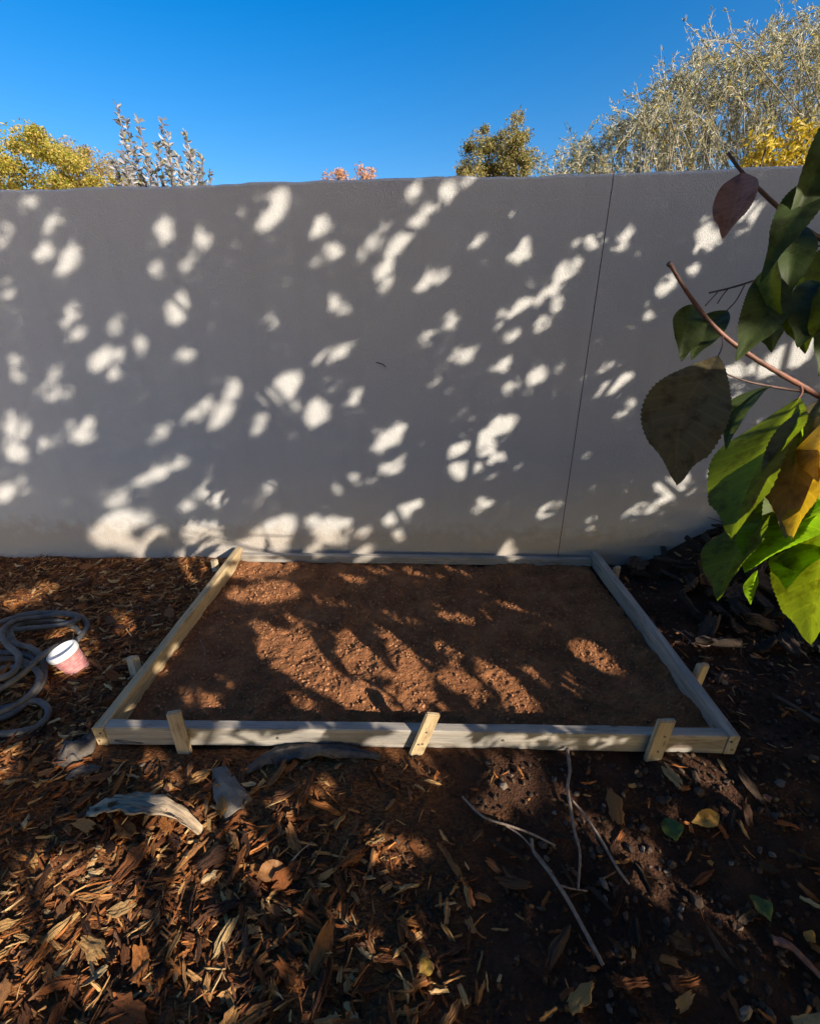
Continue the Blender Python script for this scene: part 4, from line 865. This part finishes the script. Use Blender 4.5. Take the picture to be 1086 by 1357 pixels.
def lit_mask(P, r, grow):
    """True where a point of a leaf would shade a fleck"""
    px, py = receiver_px(P); hit = np.zeros(len(P), bool)
    px = px + 7 * vnoise(px * 0.09, py * 0.09, 81) + 5 * vnoise(px * 0.22, py * 0.22, 82); py = py + 7 * vnoise(px * 0.09, py * 0.09, 83) + 5 * vnoise(px * 0.22, py * 0.22, 84)
    order = np.argsort(px); sx = px[order]
    for x, y, L, W, a, b in FLK:
        lo, hi = np.searchsorted(sx, (x - L - 14, x + L + 14)); near = order[lo:hi]; near = near[np.abs(py[near] - y) < L + 14]
        near = near[RND[near % len(RND)] > (1 - b) * 0.2]
        if not len(near): continue
        if 690 < y < 742 and x < 470: grow = -0.5
        elif y < 742: grow = 0.8 if W <= 11 else (-1.2 if W <= 16 else (-3.2 if W < 24 else -5.5))
        elif y < 960: grow = -2.0; L = L * (1.2 if L > 45 else 1.05)
        elif x < 330 and y > 1120: grow = 24
        else: grow = 5.0
        ca, sa = math.cos(math.radians(a)), math.sin(math.radians(a)); dx = px[near] - x; dy = -(py[near] - y)
        u = dx * ca + dy * sa; v = -dx * sa + dy * ca; k = 0.8 + 0.2 * b
        hit[near[(u / ((L / 2 + grow) * k)) ** 2 + (v / ((W / 2 + grow) * k)) ** 2 < 1]] = True
    for c, rad in SUN_COLUMNS:
        q = P - c; t = q @ SUN; dist = np.linalg.norm(q - t[:, None] * SUN, axis=1); hit |= (dist < rad) & (t > 0.12)
    return hit

# trees: trunks stand outside the picture
TREES = [dict(base=(3.0, -0.3), h=1.25, label='fruit tree whose leafy branch hangs in from the right edge'),
         dict(base=(4.1, 0.5), h=1.2, label='fruit tree standing outside the picture to the right'),
         dict(base=(2.7, -3.2), h=1.5, label='fruit tree standing well behind the photographer'),
         dict(base=(0.2, -2.2), h=1.6, label='fruit tree standing just behind the photographer')]
for T in TREES:
    T['root'] = empty('fruit_tree', (T['base'][0], T['base'][1], -0.02)); tag(T['root'], T['label'], 'tree')
# --- the hanging branch with its big leaves (parts of the first tree)
FT = TREES[0]['root']; FO = np.array(FT.location)
def twig(pts, r0, r1, mat):
    P = smooth_path([at_depth(x, y, d) for x, y, d in pts], 8); rr = np.linspace(r0, r1, len(P)) * (1 + 0.18 * vnoise(np.arange(len(P)) * 0.8, np.zeros(len(P)), 50))
    V, F, uv = tube(P - FO, rr, 8); return obj('twig', V, F, M[mat], FT, uv, True)
twig([(888, 350, .60), (892, 358, .60), (912, 390, .61), (938, 424, .615), (965, 450, .62), (1000, 475, .63), (1035, 496, .64), (1058, 509, .65), (1095, 530, .67), (1160, 560, .72), (1300, 600, .85)], 0.0021, 0.0048, 'twig_pink')
twig([(885, 349, .598), (889, 352, .60), (893, 358, .601)], 0.0034, 0.0030, 'twig')
twig([(964, 202, .74), (978, 222, .74), (1000, 245, .745), (1028, 272, .75), (1062, 300, .76), (1110, 332, .78), (1200, 400, .82), (1320, 480, .9)], 0.0022, 0.0048, 'twig')
twig([(939, 388, .66), (965, 382, .66), (1000, 371, .67), (1040, 352, .68), (1100, 330, .70)], 0.0012, 0.002, 'twig')
twig([(958, 494, .68), (985, 504, .68), (1010, 510, .68), (1045, 516, .675), (1075, 520, .67)], 0.0010, 0.0024, 'twig')
twig([(1060, 510, .65), (1062, 520, .645), (1056, 530, .64)], 0.0022, 0.0012, 'twig_pink')
twig([(1060, 336, .72), (1078, 328, .72), (1110, 318, .73)], 0.001, 0.0018, 'twig')
for a in ([(934, 405, .64), (944, 394, .65), (953, 384, .66)], [(950, 402, .66), (958, 390, .66), (966, 381, .66)], [(963, 411, .665), (975, 398, .665), (986, 378, .667)], [(950, 474, .50), (956, 460, .555), (957, 446, .618)]): twig(a, 0.0009, 0.0009, 'twig')
BL = [  # base px, tip px, width px, depth base, depth tip, roll, material, fold, curl, skew, sag
    ((950, 474), (896, 645), 100, .50, .475, .10, 'leaf_olive', .12, .03, -.10, 0),
    ((981, 230), (957, 318), 46, .70, .68, -.25, 'leaf_red', .40, .02, .04, 0),
    ((924, 404), (902, 480), 40, .64, .62, .4, 'leaf_dark', .25, .06, -.10, 0),
    ((963, 412), (915, 478), 38, .66, .64, -.2, 'leaf_dark', .25, .05, -.05, 0),
    ((1014, 358), (974, 480), 52, .66, .62, .2, 'leaf_dark', .2, .06, .06, 0),
    ((1020, 398), (1022, 468), 34, .67, .65, -.3, 'leaf_dark', .25, .05, .05, 0),
    ((1104, 196), (1018, 352), 46, .70, .64, .5, 'leaf_dark', .35, .16, -.16, 0),
    ((1112, 262), (1006, 376), 44, .66, .62, -.3, 'leaf_dark', .3, .14, -.08, 0),
    ((1074, 372), (1056, 462), 58, .64, .61, .2, 'leaf_dark', .2, .06, .05, 0),
    ((1030, 340), (1036, 418), 30, .63, .61, -.6, 'leaf_green', .3, .08, -.06, 0),
    ((1090, 330), (1078, 450), 60, .68, .66, .3, 'leaf_green', .2, .06, 0, 0),
    ((1022, 512), (961, 597), 26, .66, .64, -.5, 'leaf_dark', .35, .08, -.08, 0),
    ((1056, 530), (968, 716), 78, .64, .58, .25, 'leaf_green', .22, .08, -.14, 0),
    ((1090, 528), (1040, 716), 66, .60, .56, -.25, 'leaf_olive', .28, .06, -.02, 0),
    ((1102, 560), (1048, 718), 50, .57, .545, .45, 'leaf_yellow', .30, .06, .02, 0),
    ((1100, 662), (985, 760), 62, .60, .56, .15, 'leaf_bright', .22, .08, .06, 0),
    ((1022, 676), (950, 798), 50, .62, .58, .3, 'leaf_green', .30, .14, -.10, 0),
    ((1003, 756), (994, 802), 14, .61, .60, .2, 'leaf_bright', .3, .05, 0, 0),
    ((1100, 684), (1074, 858), 72, .56, .52, -.2, 'leaf_green', .22, .06, -.03, 0),
    ((1030, 640), (968, 708), 40, .70, .68, -.2, 'leaf_dark', .3, .1, -.06, 0),
    ((1060, 600), (1000, 700), 62, .68, .65, .1, 'leaf_green', .2, .06, 0, 0),
    ((1100, 590), (1090, 700), 60, .62, .60, 0, 'leaf_bright', .2, .06, 0, 0),
    ((1088, 720), (1040, 782), 40, .585, .56, .3, 'leaf_bright', .35, .12, .05, 0),
    ((1066, 548), (1046, 650), 26, .60, .58, -.4, 'leaf_bright', .4, .1, -.08, 0),
    ((1092, 372), (1066, 470), 46, .63, .61, -.3, 'leaf_green', .3, .08, -.06, 0),
    ((1058, 300), (1040, 400), 40, .70, .67, .4, 'leaf_dark', .35, .1, -.08, 0),
    ((1100, 420), (1084, 500), 44, .66, .64, .3, 'leaf_dark', .3, .08, .05, 0),
    ((1082, 545), (1022, 640), 40, .66, .63, -.4, 'leaf_dark', .35, .1, -.06, 0),
    ((1072, 620), (1018, 742), 52, .63, .60, .2, 'leaf_green', .3, .1, -.08, 0),
    ((1012, 690), (972, 742), 24, .66, .64, -.4, 'leaf_olive', .4, .12, -.1, 0),
    ((1092, 560), (1084, 640), 30, .54, .53, .3, 'leaf_yellow', .35, .1, -.05, 0),
    ((1130, 290), (1110, 430), 60, .72, .70, .1, 'leaf_dark', .2, .06, 0, 0),
    ((1150, 190), (1140, 330), 60, .76, .74, .2, 'leaf_dark', .2, .06, 0, 0)]
for k, (b, t, w, d0, d1, roll, mt, fold, curl, skew, sag) in enumerate(BL):
    B = at_depth(*b, d0); T = at_depth(*t, d1); c = (B + T) / 2; view = _cp - c; view /= np.linalg.norm(view)
    ax = (T - B) / np.linalg.norm(T - B); sd = np.cross(view, ax)
    if mt in ('leaf_bright', 'leaf_yellow') or k in (12, 16, 18):
        sd = sd * (-1 if sd @ SUN > 0 else 1); roll = 0.9; curl *= 0.25; skew *= 0.15
    nrm = view * math.cos(roll) + sd * math.sin(roll)
    leaf_mesh('leaf', B - FO, T - FO, w * (d0 + d1) / 2 / FPX / max(0.6, math.cos(roll)), nrm, M[mt], FT, fold * 1.2, curl * 1.5, sag, 0.022, 0.52, skew, 0.045, k, 60)
for c0, off in (((908, 540, .49), .46), ((900, 590, .485), .40), ((968, 275, .69), .5)):     # unseen leaves and twigs added towards the sun to shade the hanging ones
    c = at_depth(*c0) + SUN * off; ax = np.array([-0.5, 0.25, -0.85]); ax /= np.linalg.norm(ax)
    P = smooth_path([c - ax * 0.10, c - ax * 0.10 + np.array([0.12, -0.03, 0.07]), np.array([1.40, 0.15, 1.54])], 6)
    V, F, uv = tube(P - FO, np.linspace(0.0012, 0.005, len(P)), 6); obj('twig', V, F, M['twig'], FT, uv, True)
    leaf_mesh('leaf', c - ax * 0.10 - FO, c + ax * 0.10 - FO, 0.13, SUN + np.array([0.1, 0, 0.2]), M['leaf_green'], FT, 0.2, 0.05, 0, 0.022, 0.5, 0.02, 0.03, int(off * 100), 40)
for (px, py, d, rad) in [(1030, 728, .58, .085), (1062, 690, .57, .08), (1072, 640, .56, .05), (1074, 780, .54, .06), (965, 775, .59, .035), (996, 790, .605, .025), (1000, 680, .61, .03), (1050, 500, .645, .03), (1025, 490, .637, .02), (1010, 620, .62, .025)]:
    SUN_COLUMNS.append((at_depth(px, py, d), rad))

def crown_points(n, r):
    """leaf sites: behind and right of the camera, between the sun and the wall / ground"""
    P = np.zeros((n, 3)); k = r.random(n) < 0.48
    nw = int(k.sum()); x = r.uniform(-3.7, 3.9, nw); P[k] = np.column_stack([x, WALL_D + WALL_S * x, r.uniform(-0.1, 2.34, nw)])
    ng = n - nw; P[~k] = np.column_stack([r.uniform(-3.4, 3.2, ng), r.uniform(-1.0, 2.72, ng), np.zeros(ng)])
    t = np.full(n, 0.9); tries = np.arange(0.9, 9, 0.12); done = np.zeros(n, bool); t0 = np.full(n, 9.0)
    clear = np.zeros(n, bool)
    for tt in tries[::-1]:                           # walk from the sun inwards until the ray enters the view
        Q = P + SUN * tt; px, py, d = project(Q)
        inview = (d > 0) & (px > -140) & (px < 1300) & (py > -110) & (py < 1500)
        low = (Q[:, 2] < np.where(k, 1.25, 0.66 + 0.7 * sstep(-1.2, -2.0, P[:, 0]))) | (np.linalg.norm(Q - _cp, axis=1) < 0.75)
        ok = ~inview & ~low & ~clear; t0 = np.where(ok, tt, t0); clear |= ~ok
    back = np.where(k, 0.9 + 1.7 * sstep(1.2, -1.6, P[:, 0]), 0.0)
    t = t0 + 0.1 + back + r.random(n) ** 1.3 * np.where(k, 2.8, 1.6)
    return P + SUN * t[:, None], t
def trees():
    r = np.random.default_rng(77); N = 178000
    P, t = crown_points(N, r); ok = (t < 13) & (P[:, 2] < 7.0); P = P[ok]; N = len(P)
    D = rand_dirs(N, r, (0, 0, -0.35)); L = r.uniform(0.055, 0.10, N); W = L * r.uniform(0.42, 0.52, N); P = P - D * L[:, None] / 2
    V, F = leaf_cloud(P, D, L, W, r, 0.2); VV = V.reshape(N, 6, 3)
    b0, l1, l2, tp, r2, r1 = (VV[:, k] for k in range(6)); m1 = b0 * 0.68 + tp * 0.32; m2 = b0 * 0.34 + tp * 0.66
    hit = np.zeros(N, bool)
    for q in (b0, l1, l2, tp, r2, r1, m1, m2, (l1 + m1) / 2, (l2 + m2) / 2, (r1 + m1) / 2, (r2 + m2) / 2, (l1 + l2) / 2, (r1 + r2) / 2, (m1 + m2) / 2, (l1 + l2 + m1 + m2) / 4, (r1 + r2 + m1 + m2) / 4): hit |= lit_mask(q, r, 0)
    px, py, d = project(VV.mean(1)); seen = (d > 0) & (px > -40) & (px < 1126) & (py > -40) & (py < 1397); hit |= seen
    VV = VV[~hit]; C = VV.mean(1)
    bases = np.array([T['base'] for T in TREES]); own = np.argmin(((C[:, None, :2] - bases[None]) ** 2).sum(-1) + r.normal(0, 0.4, (len(C), len(TREES))), 1)
    for k, T in enumerate(TREES):
        off = np.array(T['root'].location); mine = VV[own == k]; Cm = mine.mean(1); n = len(mine)
        b = np.array([*T['base'], -0.05]); fork = np.array([*T['base'], T['h']]); mb = MB(); limb(mb, b, fork, 0.085, 0.065, r, 0.03); mb.V = [v - off for v in mb.V]; mb.build('trunk', M['bark'], T['root'], True)
        if n < 10: continue
        # limbs reach towards spread-out leaf sites
        seeds = [Cm[int(r.integers(n))]]
        for _ in range(22):
            dd = np.min(np.stack([((Cm - s) ** 2).sum(1) for s in seeds]), 0); seeds.append(Cm[int(np.argmax(dd * (0.5 + r.random(n))))])
        for s in seeds:
            mb = MB(); q = s.copy(); mid = fork + (q - fork) * 0.5 + np.array([0, 0, 0.15])
            path = smooth_path([fork, mid, q], 8); px, py, d = project(path)
            if lit_mask(path[4:], r, 0).mean() > 0.12: continue
            if np.any((d > 0.05) & (px > -40) & (px < 1126) & (py > -40) & (py < 1397)): continue
            mb.tube(path - off, np.linspace(0.030, 0.005, len(path)), 6); mb.build('limb', M['bark'], T['root'], True)
        F = (np.arange(n) * 6)[:, None, None] + np.array([[0, 1, 2, 3], [0, 3, 4, 5]])[None]
        o = obj('crown', mine.reshape(-1, 3) - off, F.reshape(-1, 4), M['canopy'], T['root']); o['kind'] = 'stuff'
    # bough that carries the hanging twigs
    P = smooth_path([(3.0, -0.3, 1.25), (2.3, -0.2, 1.5), (1.40, 0.15, 1.52), (1.12, 0.42, 1.45), (1.0, 0.55, 1.42)], 8)
    V, F, uv = tube(P - FO, np.linspace(0.028, 0.009, len(P)), 8); obj('limb', V, F, M['bark'], FT, uv, True)
trees()
